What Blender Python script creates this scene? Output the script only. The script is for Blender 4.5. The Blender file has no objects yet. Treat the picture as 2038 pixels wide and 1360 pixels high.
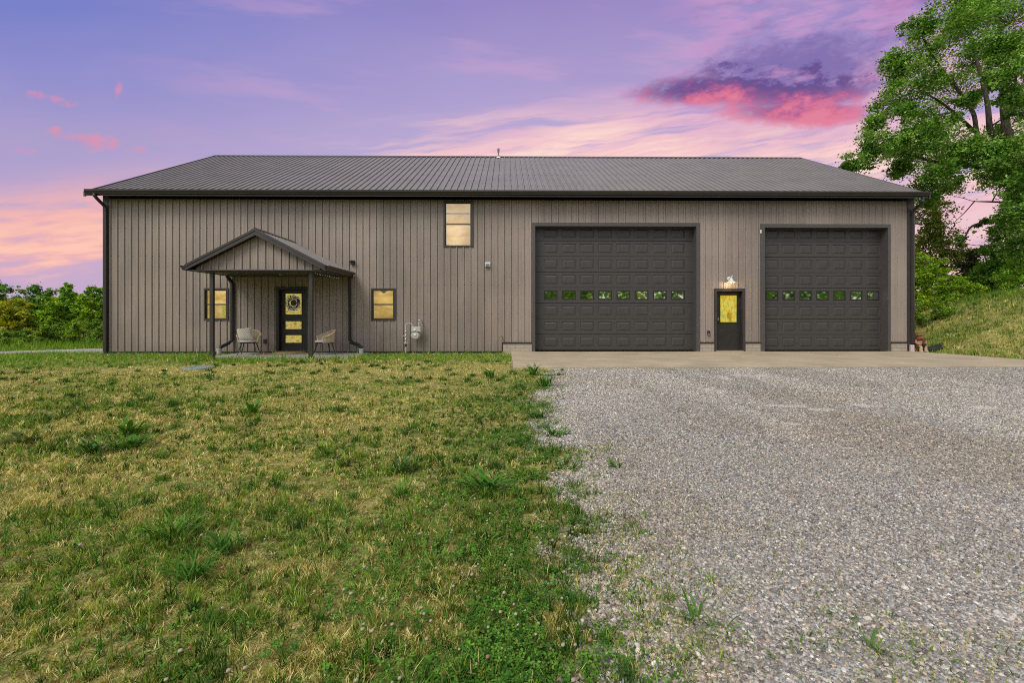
import bpy, math, random
import numpy as np
from mathutils import Vector, Matrix
R = math.radians
SC = bpy.context.scene
COL = SC.collection
rng = np.random.default_rng(7)
random.seed(7)

# ------------------------------------------------------------------ camera model (measurements of the photograph)
TH = R(0.68); D = 16.8; H = 1.317; F = 957.0
CT, ST = math.cos(TH), math.sin(TH)
def ray(px, py):
    u = (px - 1019.0) / F; v = (625.0 - py) / F
    return Vector((u * CT + ST, -u * ST + CT, v))
def P(px, py, y=0.0):
    d = ray(px, py); t = (y + D) / d.y
    return t * d.x, H + t * d.z
def PX(px, y=0.0): return P(px, 600, y)[0]
def PZ(py, y=0.0, px=1019): return P(px, py, y)[1]
def G(px, py, z=0.0):
    d = ray(px, py); t = (z - H) / d.z
    return t * d.x, t * d.y - D
def dist_of(x, y):      # forward distance from the camera
    return x * ST + (y + D) * CT

# ------------------------------------------------------------------ materials
def new_mat(name):
    m = bpy.data.materials.new(name); m.use_nodes = True
    nt = m.node_tree; nt.nodes.clear()
    out = nt.nodes.new('ShaderNodeOutputMaterial')
    return m, nt, out
class NG:
    """tiny node-graph writer"""
    def __init__(self, nt): self.nt = nt
    def n(self, typ, **kw):
        nd = self.nt.nodes.new(typ)
        for k, v in kw.items(): setattr(nd, k, v)
        return nd
    def link(self, a, b): self.nt.links.new(a, b)
    def put(self, sock, v):
        if hasattr(v, 'is_output') or isinstance(v, bpy.types.NodeSocket): self.link(v, sock)
        else: sock.default_value = v
    def m(self, op, a, b=0.0, c=0.0, clamp=False):
        nd = self.n('ShaderNodeMath', operation=op, use_clamp=clamp)
        self.put(nd.inputs[0], a); self.put(nd.inputs[1], b); self.put(nd.inputs[2], c)
        return nd.outputs[0]
    def mix(self, f, a, b, blend='MIX'):
        nd = self.n('ShaderNodeMix', data_type='RGBA', blend_type=blend)
        self.put(nd.inputs[0], f); self.put(nd.inputs[6], a); self.put(nd.inputs[7], b)
        return nd.outputs[2]
    def noise(self, vec=None, scale=5, detail=4, rough=0.5, dist=0.0, out=0):
        nd = self.n('ShaderNodeTexNoise')
        if vec is not None: self.link(vec, nd.inputs['Vector'])
        nd.inputs['Scale'].default_value = scale; nd.inputs['Detail'].default_value = detail
        nd.inputs['Roughness'].default_value = rough; nd.inputs['Distortion'].default_value = dist
        return nd.outputs[out]
    def ramp(self, f, stops, interp='LINEAR'):
        nd = self.n('ShaderNodeValToRGB'); cr = nd.color_ramp; cr.interpolation = interp
        while len(cr.elements) < len(stops): cr.elements.new(0.5)
        for e, (p, c) in zip(cr.elements, stops):
            e.position = p; e.color = (*c, 1) if len(c) == 3 else c
        self.put(nd.inputs[0], f); return nd.outputs[0]
    def smooth(self, x, a, b):
        nd = self.n('ShaderNodeMapRange', interpolation_type='SMOOTHSTEP')
        self.put(nd.inputs[0], x)
        lo, hi, t0, t1 = (a, b, 0.0, 1.0) if a <= b else (b, a, 1.0, 0.0)
        nd.inputs[1].default_value = lo; nd.inputs[2].default_value = hi
        nd.inputs[3].default_value = t0; nd.inputs[4].default_value = t1
        return nd.outputs[0]
    def xyz(self, x, y, z=0.0):
        nd = self.n('ShaderNodeCombineXYZ')
        self.put(nd.inputs[0], x); self.put(nd.inputs[1], y); self.put(nd.inputs[2], z)
        return nd.outputs[0]
    def sep(self, v):
        nd = self.n('ShaderNodeSeparateXYZ'); self.link(v, nd.inputs[0]); return nd.outputs
    def objco(self): return self.n('ShaderNodeTexCoord').outputs['Object']
    def bsdf(self, out, base, rough=0.5, metal=0.0, spec=0.5, bump=None, bstr=0.3, bdist=0.01, coat=0.0):
        b = self.n('ShaderNodeBsdfPrincipled')
        self.put(b.inputs['Base Color'], base if isinstance(base, bpy.types.NodeSocket) else (*base, 1))
        self.put(b.inputs['Roughness'], rough); b.inputs['Metallic'].default_value = metal
        b.inputs['Specular IOR Level'].default_value = spec
        b.inputs['Coat Weight'].default_value = coat
        if bump is not None:
            bn = self.n('ShaderNodeBump'); bn.inputs['Strength'].default_value = bstr; bn.inputs['Distance'].default_value = bdist
            self.link(bump, bn.inputs['Height']); self.link(bn.outputs[0], b.inputs['Normal'])
        if out is not None: self.link(b.outputs[0], out.inputs[0])
        return b

def metal_paint(name, c, rough=0.45, var=0.12, scale=3.0, spec=0.5, streak=False, bstr=0.05):
    m, nt, out = new_mat(name); g = NG(nt); co = g.objco()
    mp = g.n('ShaderNodeMapping'); g.link(co, mp.inputs[0])
    mp.inputs['Scale'].default_value = (1, 1, 0.12) if streak else (1, 1, 1)
    n1 = g.noise(mp.outputs[0], scale, 5, 0.6); n2 = g.noise(co, 40, 3, 0.6)
    f = g.m('ADD', g.m('MULTIPLY', n1, 0.7), g.m('MULTIPLY', n2, 0.3))
    f = g.smooth(f, 0.3, 0.7)
    a = tuple(x * (1 - var) for x in c); b = tuple(min(1, x * (1 + var)) for x in c)
    colr = g.mix(f, (*a, 1), (*b, 1))
    rg = g.m('ADD', g.m('MULTIPLY', n2, 0.2), rough - 0.1)
    g.bsdf(out, colr, rg, spec=spec, bump=g.noise(co, 2.2, 2), bstr=bstr, bdist=0.02)
    return m
def plain(name, c, rough=0.5, metal=0.0, var=0.1, scale=25, spec=0.5, bstr=0.1, bdist=0.004):
    m, nt, out = new_mat(name); g = NG(nt); co = g.objco()
    n1 = g.noise(co, scale, 4, 0.6)
    colr = g.mix(n1, (*[x * (1 - var) for x in c], 1), (*[min(1, x * (1 + var)) for x in c], 1))
    g.bsdf(out, colr, rough, metal, spec, bump=n1, bstr=bstr, bdist=bdist)
    return m

# ------------------------------------------------------------------ mesh builder
class MB:
    def __init__(self): self.v = []; self.f = []; self.mi = []
    def add(self, vs, fs, mi=0):
        o = len(self.v); self.v.extend([tuple(p) for p in vs])
        for f in fs: self.f.append([i + o for i in f]); self.mi.append(mi)
        return self
    def quad(self, a, b, c, d, mi=0): return self.add([a, b, c, d], [(0, 1, 2, 3)], mi)
    def box(self, x0, x1, y0, y1, z0, z1, mi=0):
        v = [(x, y, z) for z in (z0, z1) for y in (y0, y1) for x in (x0, x1)]
        return self.add(v, [(0, 2, 3, 1), (4, 5, 7, 6), (0, 1, 5, 4), (2, 6, 7, 3), (0, 4, 6, 2), (1, 3, 7, 5)], mi)
    def prism(self, pts, axis, a, b, mi=0):
        """extrude a 2D outline along an axis ('x','y','z') from a to b"""
        def mk(p, t):
            return {'x': (t, p[0], p[1]), 'y': (p[0], t, p[1]), 'z': (p[0], p[1], t)}[axis]
        n = len(pts)
        vs = [mk(p, a) for p in pts] + [mk(p, b) for p in pts]
        fs = [tuple(range(n))[::-1], tuple(range(n, 2 * n))] + [(i, (i + 1) % n, n + (i + 1) % n, n + i) for i in range(n)]
        return self.add(vs, fs, mi)
    def tube(self, pts, rad, seg=8, mi=0, cap=True, flat=None):
        pts = [Vector(p) for p in pts]; n = len(pts)
        rads = rad if isinstance(rad, (list, tuple)) else [rad] * n
        vs = []; fs = []; up = None
        for i, p in enumerate(pts):
            t = (pts[min(i + 1, n - 1)] - pts[max(i - 1, 0)]).normalized()
            if up is None:
                up = Vector((0, 0, 1)) if abs(t.z) < 0.9 else Vector((0, 1, 0))
            s = t.cross(up).normalized(); u = s.cross(t).normalized(); up = u
            for k in range(seg):
                a = 2 * math.pi * (k + 0.5) / seg
                fx, fy = (1, 1) if flat is None else flat
                vs.append(p + (s * math.cos(a) * fx + u * math.sin(a) * fy) * rads[i])
        for i in range(n - 1):
            for k in range(seg):
                fs.append((i * seg + k, i * seg + (k + 1) % seg, (i + 1) * seg + (k + 1) % seg, (i + 1) * seg + k))
        if cap:
            fs.append(tuple(range(seg))[::-1]); fs.append(tuple((n - 1) * seg + k for k in range(seg)))
        return self.add(vs, fs, mi)
    def lathe(self, prof, c, seg=20, axis='z', mi=0):
        vs = []; fs = []; n = len(prof)
        for r, h in prof:
            for k in range(seg):
                a = 2 * math.pi * k / seg; x, y = r * math.cos(a), r * math.sin(a)
                q = {'z': (x, y, h), 'y': (x, h, y), 'x': (h, x, y)}[axis]
                vs.append((c[0] + q[0], c[1] + q[1], c[2] + q[2]))
        for i in range(n - 1):
            for k in range(seg):
                fs.append((i * seg + k, i * seg + (k + 1) % seg, (i + 1) * seg + (k + 1) % seg, (i + 1) * seg + k))
        fs.append(tuple(range(seg))[::-1]); fs.append(tuple((n - 1) * seg + k for k in range(seg)))
        return self.add(vs, fs, mi)
    def ball(self, c, r, seg=10, rings=7, mi=0):
        rx, ry, rz = r if isinstance(r, (tuple, list)) else (r, r, r)
        vs = []; fs = []
        for i in range(rings + 1):
            th = math.pi * i / rings
            for k in range(seg):
                a = 2 * math.pi * k / seg
                vs.append((c[0] + rx * math.sin(th) * math.cos(a), c[1] + ry * math.sin(th) * math.sin(a), c[2] + rz * math.cos(th)))
        for i in range(rings):
            for k in range(seg):
                fs.append((i * seg + k, (i + 1) * seg + k, (i + 1) * seg + (k + 1) % seg, i * seg + (k + 1) % seg))
        return self.add(vs, fs, mi)
    def move(self, off):
        self.v = [(x + off[0], y + off[1], z + off[2]) for x, y, z in self.v]; return self
    def xform(self, M, start=0):
        for i in range(start, len(self.v)): self.v[i] = tuple(M @ Vector(self.v[i]))
        return self
    def build(self, name, mats, parent=None, smooth=None, bevel=0.0, loc=None, fixn=True):
        me = bpy.data.meshes.new(name); me.from_pydata(self.v, [], self.f)
        if not isinstance(mats, (list, tuple)): mats = [mats]
        for m in mats: me.materials.append(m)
        if len(mats) > 1: me.polygons.foreach_set('material_index', self.mi)
        if fixn:
            import bmesh
            bm = bmesh.new(); bm.from_mesh(me)
            bmesh.ops.remove_doubles(bm, verts=bm.verts, dist=1e-5) if smooth else None
            bmesh.ops.recalc_face_normals(bm, faces=bm.faces); bm.to_mesh(me); bm.free()
        if smooth:
            me.polygons.foreach_set('use_smooth', [True] * len(me.polygons)); me.set_sharp_from_angle(angle=R(smooth))
        me.update()
        o = bpy.data.objects.new(name, me); COL.objects.link(o)
        if parent is not None: o.parent = parent
        if loc is not None: o.location = loc
        if bevel:
            b = o.modifiers.new('bevel', 'BEVEL'); b.width = bevel; b.segments = 2; b.limit_method = 'ANGLE'; b.harden_normals = False
        return o
def tag(o, label=None, cat=None, group=None, kind=None):
    if label: o['label'] = label
    if cat: o['category'] = cat
    if group: o['group'] = group
    if kind: o['kind'] = kind
    return o
def thing(name, loc, label, cat, group=None, rz=0.0):
    o = bpy.data.objects.new(name, None); COL.objects.link(o); o.location = loc; o.rotation_euler = (0, 0, rz)
    o.empty_display_size = 0.2
    return tag(o, label, cat, group)

def np_mesh(name, verts, faces, mat, parent=None, colors=None, smooth=False, loc=None):
    """verts (N,3), faces (M,k) int array, colors (N,3) per vertex"""
    me = bpy.data.meshes.new(name); N = len(verts)
    fl = faces if isinstance(faces, list) else [faces]
    me.vertices.add(N); me.vertices.foreach_set('co', np.ascontiguousarray(verts, dtype=np.float32).ravel())
    idx = np.concatenate([f.ravel() for f in fl]).astype(np.int32)
    tot = np.concatenate([np.full(len(f), f.shape[1]) for f in fl]).astype(np.int32)
    st = np.concatenate([[0], np.cumsum(tot)[:-1]]).astype(np.int32)
    me.loops.add(len(idx)); me.loops.foreach_set('vertex_index', idx)
    me.polygons.add(len(tot)); me.polygons.foreach_set('loop_start', st)
    if smooth: me.polygons.foreach_set('use_smooth', np.ones(len(tot), dtype=bool))
    me.update(calc_edges=True)
    if colors is not None:
        ca = me.color_attributes.new('Col', 'FLOAT_COLOR', 'POINT')
        c4 = np.ones((N, 4), dtype=np.float32); c4[:, :3] = colors
        ca.data.foreach_set('color', c4.ravel())
    me.materials.append(mat)
    o = bpy.data.objects.new(name, me); COL.objects.link(o)
    if parent is not None: o.parent = parent
    if loc is not None: o.location = loc
    return o

# ------------------------------------------------------------------ numpy noise
def _hash(ix, iy, s):
    h = (ix.astype(np.int64) * 374761393 + iy.astype(np.int64) * 668265263 + s * 982451653) & 0x7fffffff
    h = ((h ^ (h >> 13)) * 1274126177) & 0x7fffffff
    return ((h ^ (h >> 16)) & 0xffff) / 65535.0
def vnoise(x, y, s=0):
    ix, iy = np.floor(x), np.floor(y); fx, fy = x - ix, y - iy
    fx = fx * fx * (3 - 2 * fx); fy = fy * fy * (3 - 2 * fy)
    a = _hash(ix, iy, s); b = _hash(ix + 1, iy, s); c = _hash(ix, iy + 1, s); d = _hash(ix + 1, iy + 1, s)
    return (a * (1 - fx) + b * fx) * (1 - fy) + (c * (1 - fx) + d * fx) * fy
def fbm(x, y, s=0, oct=4):
    t = 0; a = 0.5; w = 0
    for k in range(oct):
        t = t + a * vnoise(x * 2 ** k, y * 2 ** k, s + k * 17); w += a; a *= 0.55
    return t / w
def sstep(x, a, b):
    t = np.clip((x - a) / (b - a), 0, 1); return t * t * (3 - 2 * t)

# ------------------------------------------------------------------ terrain height
LAWN = -0.07
def terrain(x, y):
    x = np.asarray(x, dtype=float); y = np.asarray(y, dtype=float)
    toe = 14.35 - 0.16 * np.minimum(y, 0) + 0.30 * np.clip(y, 0, 12)
    s = sstep(x - toe, 0.0, 7.4) * sstep(y, -4.3, 1.0)
    z = LAWN + 2.25 * s + 0.03 * np.clip(x - 21, 0, 60) * sstep(y, -4.3, 1.0)
    z = z + s * 0.22 * (fbm(x * 0.5, y * 0.5, 5) - 0.5)
    return z
def tz(x, y): return float(terrain(np.array([x]), np.array([y]))[0])
# ================================================================== materials of the building
def siding_mat():
    m, nt, out = new_mat('siding_paint'); g = NG(nt); co = g.objco(); sp = g.sep(co)
    mp = g.n('ShaderNodeMapping'); g.link(co, mp.inputs[0]); mp.inputs['Scale'].default_value = (1, 1, .10)
    st = g.noise(mp.outputs[0], 5, 6, .65); n2 = g.noise(co, 22, 4, .7); n3 = g.noise(co, .6, 3, .5)
    wn = g.n('ShaderNodeTexWhiteNoise', noise_dimensions='1D'); g.link(g.m('FLOOR', g.m('DIVIDE', g.m('ADD', sp[0], 40.1), .9384)), wn.inputs['W'])
    v = g.m('ADD', g.m('MULTIPLY', st, .30), g.m('ADD', g.m('MULTIPLY', n2, .10), g.m('ADD', g.m('MULTIPLY', n3, .35), g.m('MULTIPLY', wn.outputs['Value'], .14))))
    f = g.smooth(v, .26, .62)
    colr = g.mix(f, (.205, .168, .144, 1), (.325, .268, .228, 1))
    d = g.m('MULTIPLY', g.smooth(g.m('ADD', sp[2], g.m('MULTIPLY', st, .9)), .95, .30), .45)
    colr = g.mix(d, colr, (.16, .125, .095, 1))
    rg = g.m('ADD', .36, g.m('MULTIPLY', n2, .2))
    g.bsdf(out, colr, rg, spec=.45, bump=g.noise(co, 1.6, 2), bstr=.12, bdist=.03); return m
M_SIDE = siding_mat()
M_ROOF = metal_paint('roof_paint', (0.17, 0.157, 0.145), 0.42, 0.12, 1.2, spec=0.5)
M_TRIM = metal_paint('trim_paint', (0.042, 0.035, 0.034), 0.4, 0.15, 3.0)
M_GUT = metal_paint('gutter_paint', (0.034, 0.028, 0.027), 0.35, 0.15, 3.0)
M_DOORG = metal_paint('garage_door_paint', (0.052, 0.047, 0.045), 0.45, 0.10, 6.0)
M_DTRIM = metal_paint('door_trim_paint', (0.075, 0.066, 0.064), 0.45, 0.10, 6.0)
M_DARK = metal_paint('dark_door_paint', (0.022, 0.019, 0.018), 0.4, 0.15, 5.0)
M_SOFF = metal_paint('soffit_paint', (0.05, 0.043, 0.04), 0.5, 0.12, 5.0)
M_SCREW = plain('screw_metal', (0.06, 0.05, 0.048), 0.4, 0.6)
M_BLACK = plain('black_plastic', (0.012, 0.012, 0.013), 0.5)
M_GALV = plain('galvanised_metal', (0.52, 0.52, 0.5), 0.42, 0.6, 0.25, 30)
M_GREYPAINT = plain('grey_meter_paint', (0.42, 0.41, 0.38), 0.5, 0.0, 0.25, 30)
M_WHITE = plain('white_plastic', (0.72, 0.71, 0.68), 0.5)
M_BRASS = plain('brass', (0.6, 0.42, 0.18), 0.35, 0.9)
M_STEEL = plain('satin_steel', (0.3, 0.29, 0.28), 0.35, 0.9)
M_RUBBER = plain('black_rubber', (0.015, 0.015, 0.016), 0.8)

def concrete(name, c, scale=1.0, dark=0.75):
    m, nt, out = new_mat(name); g = NG(nt); co = g.objco()
    a = g.noise(co, 0.9 * scale, 6, 0.65, 0.4); b = g.noise(co, 14 * scale, 5, 0.7); s = g.noise(co, 160, 2, 0.5)
    mp = g.n('ShaderNodeMapping'); g.link(co, mp.inputs[0]); mp.inputs['Scale'].default_value = (0.5, 2.2, 1)
    st = g.noise(mp.outputs[0], 1.6 * scale, 5, 0.7, 0.6)
    f = g.smooth(g.m('ADD', g.m('MULTIPLY', a, 0.45), g.m('ADD', g.m('MULTIPLY', b, 0.2), g.m('MULTIPLY', st, 0.35))), 0.36, 0.64)
    colr = g.mix(f, (*[x * dark for x in c], 1), (*[min(1, x * 1.12) for x in c], 1))
    colr = g.mix(g.m('MULTIPLY', g.smooth(s, 0.62, 0.72), 0.35), colr, (*[x * 0.4 for x in c], 1))
    h = g.m('ADD', b, g.m('MULTIPLY', s, 0.5))
    g.bsdf(out, colr, 0.8, spec=0.3, bump=h, bstr=0.25, bdist=0.004)
    return m
M_CONC = concrete('apron_concrete', (0.40, 0.335, 0.235))
M_CONC2 = concrete('grey_concrete', (0.34, 0.31, 0.29))
M_FOOT = concrete('footing_concrete', (0.33, 0.27, 0.21))

def block_mat():
    m, nt, out = new_mat('concrete_block'); g = NG(nt); co = g.objco()
    s = g.sep(co); v = g.xyz(s[0], s[2], 0.0)
    br = g.n('ShaderNodeTexBrick'); g.link(v, br.inputs['Vector'])
    br.inputs['Scale'].default_value = 1.0; br.inputs['Brick Width'].default_value = 0.32; br.inputs['Row Height'].default_value = 0.112
    br.inputs['Mortar Size'].default_value = 0.008
    br.inputs['Color1'].default_value = (0.40, 0.35, 0.28, 1); br.inputs['Color2'].default_value = (0.34, 0.29, 0.23, 1); br.inputs['Mortar'].default_value = (0.2, 0.17, 0.14, 1)
    n = g.noise(co, 35, 5, 0.7)
    colr = g.mix(0.35, br.outputs[0], g.mix(n, (0.16, 0.14, 0.11, 1), (0.5, 0.45, 0.37, 1)))
    g.bsdf(out, colr, 0.85, spec=0.2, bump=g.m('SUBTRACT', n, br.outputs[1]), bstr=0.4, bdist=0.006)
    return m
M_BLOCK = block_mat()

def lit_mat(name, stops, scale=6, strength=0.8, stretch=(1, 1, 1), gloss=0.12, detail=4, lamp=None):
    """a surface behind glass lit from inside the building"""
    m, nt, out = new_mat(name); g = NG(nt); co = g.objco()
    mp = g.n('ShaderNodeMapping'); g.link(co, mp.inputs[0]); mp.inputs['Scale'].default_value = stretch
    n = g.noise(mp.outputs[0], scale, detail, 0.6, 0.3)
    colr = g.ramp(n, stops)
    e = g.n('ShaderNodeEmission'); g.link(colr, e.inputs[0]); e.inputs[1].default_value = strength
    if lamp:                                   # painted glow: emission brighter round a point, no lamp stands behind
        gs = g.sep(g.n('ShaderNodeTexCoord').outputs['Generated'])
        q = g.m('SQRT', g.m('ADD', g.m('POWER', g.m('SUBTRACT', gs[0], lamp[0]), 2), g.m('POWER', g.m('SUBTRACT', gs[2], lamp[1]), 2)))
        g.link(g.m('MULTIPLY', strength, g.m('ADD', .72, g.m('MULTIPLY', g.smooth(q, .75, .05), .45))), e.inputs[1])
    if gloss > 0:
        gl = g.n('ShaderNodeBsdfGlossy'); gl.inputs['Roughness'].default_value = 0.03
        mx = g.n('ShaderNodeMixShader'); mx.inputs[0].default_value = gloss
        g.link(e.outputs[0], mx.inputs[1]); g.link(gl.outputs[0], mx.inputs[2]); g.link(mx.outputs[0], out.inputs[0])
    else: g.link(e.outputs[0], out.inputs[0])
    return m
M_BLIND = lit_mat('backlit_blind', [(0.3, (0.62, 0.37, 0.13)), (0.5, (0.80, 0.53, 0.22)), (0.7, (0.92, 0.68, 0.34))], 2.0, 0.9, (1, 1, 2), 0.0, 6, (.35, .3))
M_BLIND2 = lit_mat('backlit_yellow_blind', [(0.3, (0.50, 0.30, 0.075)), (0.5, (0.72, 0.48, 0.14)), (0.7, (0.88, 0.66, 0.26))], 2.0, 0.9, (1, 1, 2), 0.0, 6, (.6, .72))
M_LITDOOR = lit_mat('lit_patterned_glass', [(0.3, (0.10, 0.07, 0.01)), (0.42, (0.46, 0.32, 0.05)), (0.53, (0.78, 0.60, 0.18)), (0.62, (0.30, 0.30, 0.06)), (0.72, (0.88, 0.80, 0.42))], 9, 0.85, (1, 1, 1.6), 0.12, 7)
M_LITSERV = lit_mat('lit_yellow_glass', [(0.28, (0.25, 0.17, 0.01)), (0.42, (0.64, 0.43, 0.04)), (0.53, (0.82, 0.68, 0.11)), (0.63, (0.36, 0.40, 0.07)), (0.74, (0.90, 0.84, 0.42))], 4.5, 0.95, (1.5, 1, 0.7), 0.10, 8)  # green patches paint reflected trees into the glow
def glass_mat():
    m, nt, out = new_mat('window_glass'); g = NG(nt)
    t = g.n('ShaderNodeBsdfTransparent'); gl = g.n('ShaderNodeBsdfGlossy'); gl.inputs['Roughness'].default_value = 0.02
    lw = g.n('ShaderNodeFresnel'); lw.inputs[0].default_value = 1.5
    mx = g.n('ShaderNodeMixShader'); g.link(g.m('ADD', lw.outputs[0], 0.03), mx.inputs[0])
    g.link(t.outputs[0], mx.inputs[1]); g.link(gl.outputs[0], mx.inputs[2]); g.link(mx.outputs[0], out.inputs[0])
    return m
M_GLASS = glass_mat()
def mirror_glass():
    m, nt, out = new_mat('reflective_glass'); g = NG(nt); co = g.objco()
    gl = g.n('ShaderNodeBsdfGlossy'); gl.inputs['Roughness'].default_value = 0.025; gl.inputs['Color'].default_value = (0.78, 0.85, 0.8, 1)
    bn = g.n('ShaderNodeBump'); bn.inputs['Strength'].default_value = 0.03; bn.inputs['Distance'].default_value = 0.004
    g.link(g.noise(co, 2.5, 2), bn.inputs['Height']); g.link(bn.outputs[0], gl.inputs['Normal'])
    d = g.n('ShaderNodeBsdfDiffuse'); d.inputs[0].default_value = (0.01, 0.012, 0.01, 1)
    mx = g.n('ShaderNodeMixShader'); mx.inputs[0].default_value = 0.8
    g.link(d.outputs[0], mx.inputs[1]); g.link(gl.outputs[0], mx.inputs[2]); g.link(mx.outputs[0], out.inputs[0])
    return m
M_MIRROR = mirror_glass()

# ================================================================== building: key dimensions
XL, XR = PX(208), PX(1816.5)
ZB = 0.0                                 # bottom of the siding
ZS = PZ(391, 0.0, 1019)                  # top of the visible wall
YE = -0.50                               # roof edge (front)
ZE = PZ(384.5, YE) + 0.0                 # roof edge height
YR = 6.75
ZR = PZ(312.5, YR)
YB = 2 * YR                              # rear wall
XRL, XRR = PX(168, YE), PX(1851, YE)     # roof ends
PITCH = 0.2346
barn = thing('pole_barn', (0, 0, 0), 'long taupe ribbed-metal barn house with dark metal gable roof and gabled front porch', 'barn house')

def siding(mb, x0, x1, zlo, zhi, y, openings, phase=0.0, out=-1):
    """ribbed sheet in the xz plane; openings = (xa, xb, za, zb); zhi may be a function of x"""
    zf = zhi if callable(zhi) else (lambda x: zhi)
    pts = []
    k0 = math.floor((x0 - phase) / PITCH) - 1; k1 = math.ceil((x1 - phase) / PITCH) + 1
    for k in range(k0, k1 + 1):
        c = phase + k * PITCH
        for dx, h in ((-0.034, 0), (-0.020, 0.028), (0.016, 0.028), (0.028, 0), (0.0285, -0.02), (0.038, -0.02), (0.0385, 0), (0.084, 0), (0.090, 0.0035), (0.100, 0.0035), (0.106, 0), (0.130, 0), (0.136, 0.0035), (0.146, 0.0035), (0.152, 0)):
            pts.append((c + dx, h))
    pts = [p for p in pts if x0 < p[0] < x1]
    def hat(x):
        for (a, ha), (b, hb) in zip(pts, pts[1:]):
            if a <= x <= b: return ha + (hb - ha) * (x - a) / max(1e-9, b - a)
        return 0.0
    xs = {x: h for x, h in pts}
    for x in [x0, x1] + [e for o in openings for e in o[:2]]:
        if x0 <= x <= x1: xs[x] = hat(x)
    xs = sorted(xs.items())
    for (a, ha), (b, hb) in zip(xs, xs[1:]):
        if b - a < 1e-6: continue
        m = (a + b) / 2; cuts = sorted([(o[2], o[3]) for o in openings if o[0] < m < o[1]])
        z = zlo; iv = []
        for c0, c1 in cuts:
            if c0 > z: iv.append((z, c0))
            z = max(z, c1)
        iv.append((z, None))
        for s, e in iv:
            ea, eb = (zf(a), zf(b)) if e is None else (e, e)
            if ea <= s and eb <= s: continue
            mb.quad((a, y + out * ha, s), (b, y + out * hb, s), (b, y + out * hb, max(eb, s)), (a, y + out * ha, max(ea, s)))
def screws(mb, x0, x1, zrows, y, openings, phase, mi=1):
    k0 = math.ceil((x0 - phase) / PITCH); k1 = math.floor((x1 - phase) / PITCH)
    for k in range(k0, k1 + 1):
        x = phase + k * PITCH + 0.045
        for z in zrows:
            if any(o[0] - .03 < x < o[1] + .03 and o[2] - .03 < z < o[3] + .03 for o in openings): continue
            mb.box(x - .007, x + .007, y - .006, y + .002, z - .007, z + .007, mi)

# ---- openings (px rectangles on the wall plane)
def rect(l, r, t, b, y=0.0): return (PX(l, y), PX(r, y), PZ(b, y), PZ(t, y))
O_BIG = rect(1062.5, 1388.5, 446.5, 700.5); O_SML = rect(1518.5, 1769.5, 448.5, 700.5)
O_SRV = rect(1425.5, 1478.5, 578, 700.5); O_ENT = rect(552, 610.5, 574.5, 698.5)
O_UP = rect(885, 939.5, 403, 489.5); O_RW = rect(741, 786, 577, 636); O_LW = rect(408.5, 452.5, 577, 636)
XP0 = PX(1000.5)                          # masonry starts here
ZP = PZ(682, 0)
OPEN = [O_BIG, O_SML, O_SRV, O_ENT, O_UP, O_RW, O_LW]
for (a, b) in ((1000.5, 1062.5), (1388.5, 1425.5), (1478.5, 1518.5), (1769.5, 1830)):
    OPEN.append((PX(a), PX(b), -0.5, ZP))
PH = PX(909)                              # rib phase
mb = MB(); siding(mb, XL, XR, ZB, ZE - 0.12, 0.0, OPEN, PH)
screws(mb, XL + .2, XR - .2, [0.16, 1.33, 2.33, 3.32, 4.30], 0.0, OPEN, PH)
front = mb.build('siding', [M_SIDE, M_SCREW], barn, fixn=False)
mb = MB()                                  # gable ends and rear: plain ribbed sheets
for xg in (XL, XR):
    st = len(mb.v); sg = 1 if xg > 0 else -1
    siding(mb, 0.0, YB, ZB, lambda t: ZE - 0.1 + (ZR - ZE) * (1 - abs(t - YR) / (YR - YE)), 0.0, [], 0.1)
    for i in range(st, len(mb.v)):
        t, h, z = mb.v[i]; mb.v[i] = (xg - sg * h, t, z)
st = len(mb.v); siding(mb, XL, XR, ZB, ZE - 0.1, 0.0, [], PH)
for i in range(st, len(mb.v)):
    t, h, z = mb.v[i]; mb.v[i] = (t, YB - h, z)
mb.build('gable_siding', M_SIDE, barn, fixn=False)

# ---- roof
def roof_slope(mb, yA, zA, yB_, zB_, x0, x1, phase, th=0.02):
    nrm = Vector((0, -(zB_ - zA), (yB_ - yA))).normalized()
    if nrm.z < 0: nrm = -nrm
    pts = []
    k0 = math.floor((x0 - phase) / PITCH) - 1; k1 = math.ceil((x1 - phase) / PITCH) + 1
    for k in range(k0, k1 + 1):
        c = phase + k * PITCH
        for dx, h in ((-0.030, 0), (-0.020, 0.032), (0.014, 0.032), (0.022, 0), (0.0225, -0.015), (0.040, -0.015), (0.0405, 0), (0.085, 0), (0.092, 0.004), (0.100, 0.004), (0.107, 0), (0.13, 0), (0.136, 0.004), (0.146, 0.004), (0.152, 0)):
            if x0 < c + dx < x1: pts.append((c + dx, h))
    pts = [(x0, 0)] + pts + [(x1, 0)]
    for (a, ha), (b, hb) in zip(pts, pts[1:]):
        A, B = nrm * ha, nrm * hb
        mb.quad((a, yA + A.y, zA + A.z), (b, yA + B.y, zA + B.z), (b, yB_ + B.y, zB_ + B.z), (a, yB_ + A.y, zB_ + A.z))
mb = MB(); roof_slope(mb, YE - 0.02, ZE - 0.01, YR, ZR, XRL, XRR, PH)
roof_slope(mb, 2 * YR - YE, ZE, YR, ZR, XRL, XRR, PH)
sl = (ZR - ZE) / (YR - YE)
mb.prism([(YE + .02, ZE - .06), (YR, ZR - .06), (2 * YR - YE - .02, ZE - .06), (2 * YR - YE - .02, ZE - .12), (YR, ZR - .12), (YE + .02, ZE - .12)], 'x', XRL + .02, XRR - .02, 1)
k0 = math.ceil((XRL + .2 - PH) / PITCH); k1 = math.floor((XRR - .2 - PH) / PITCH)
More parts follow.
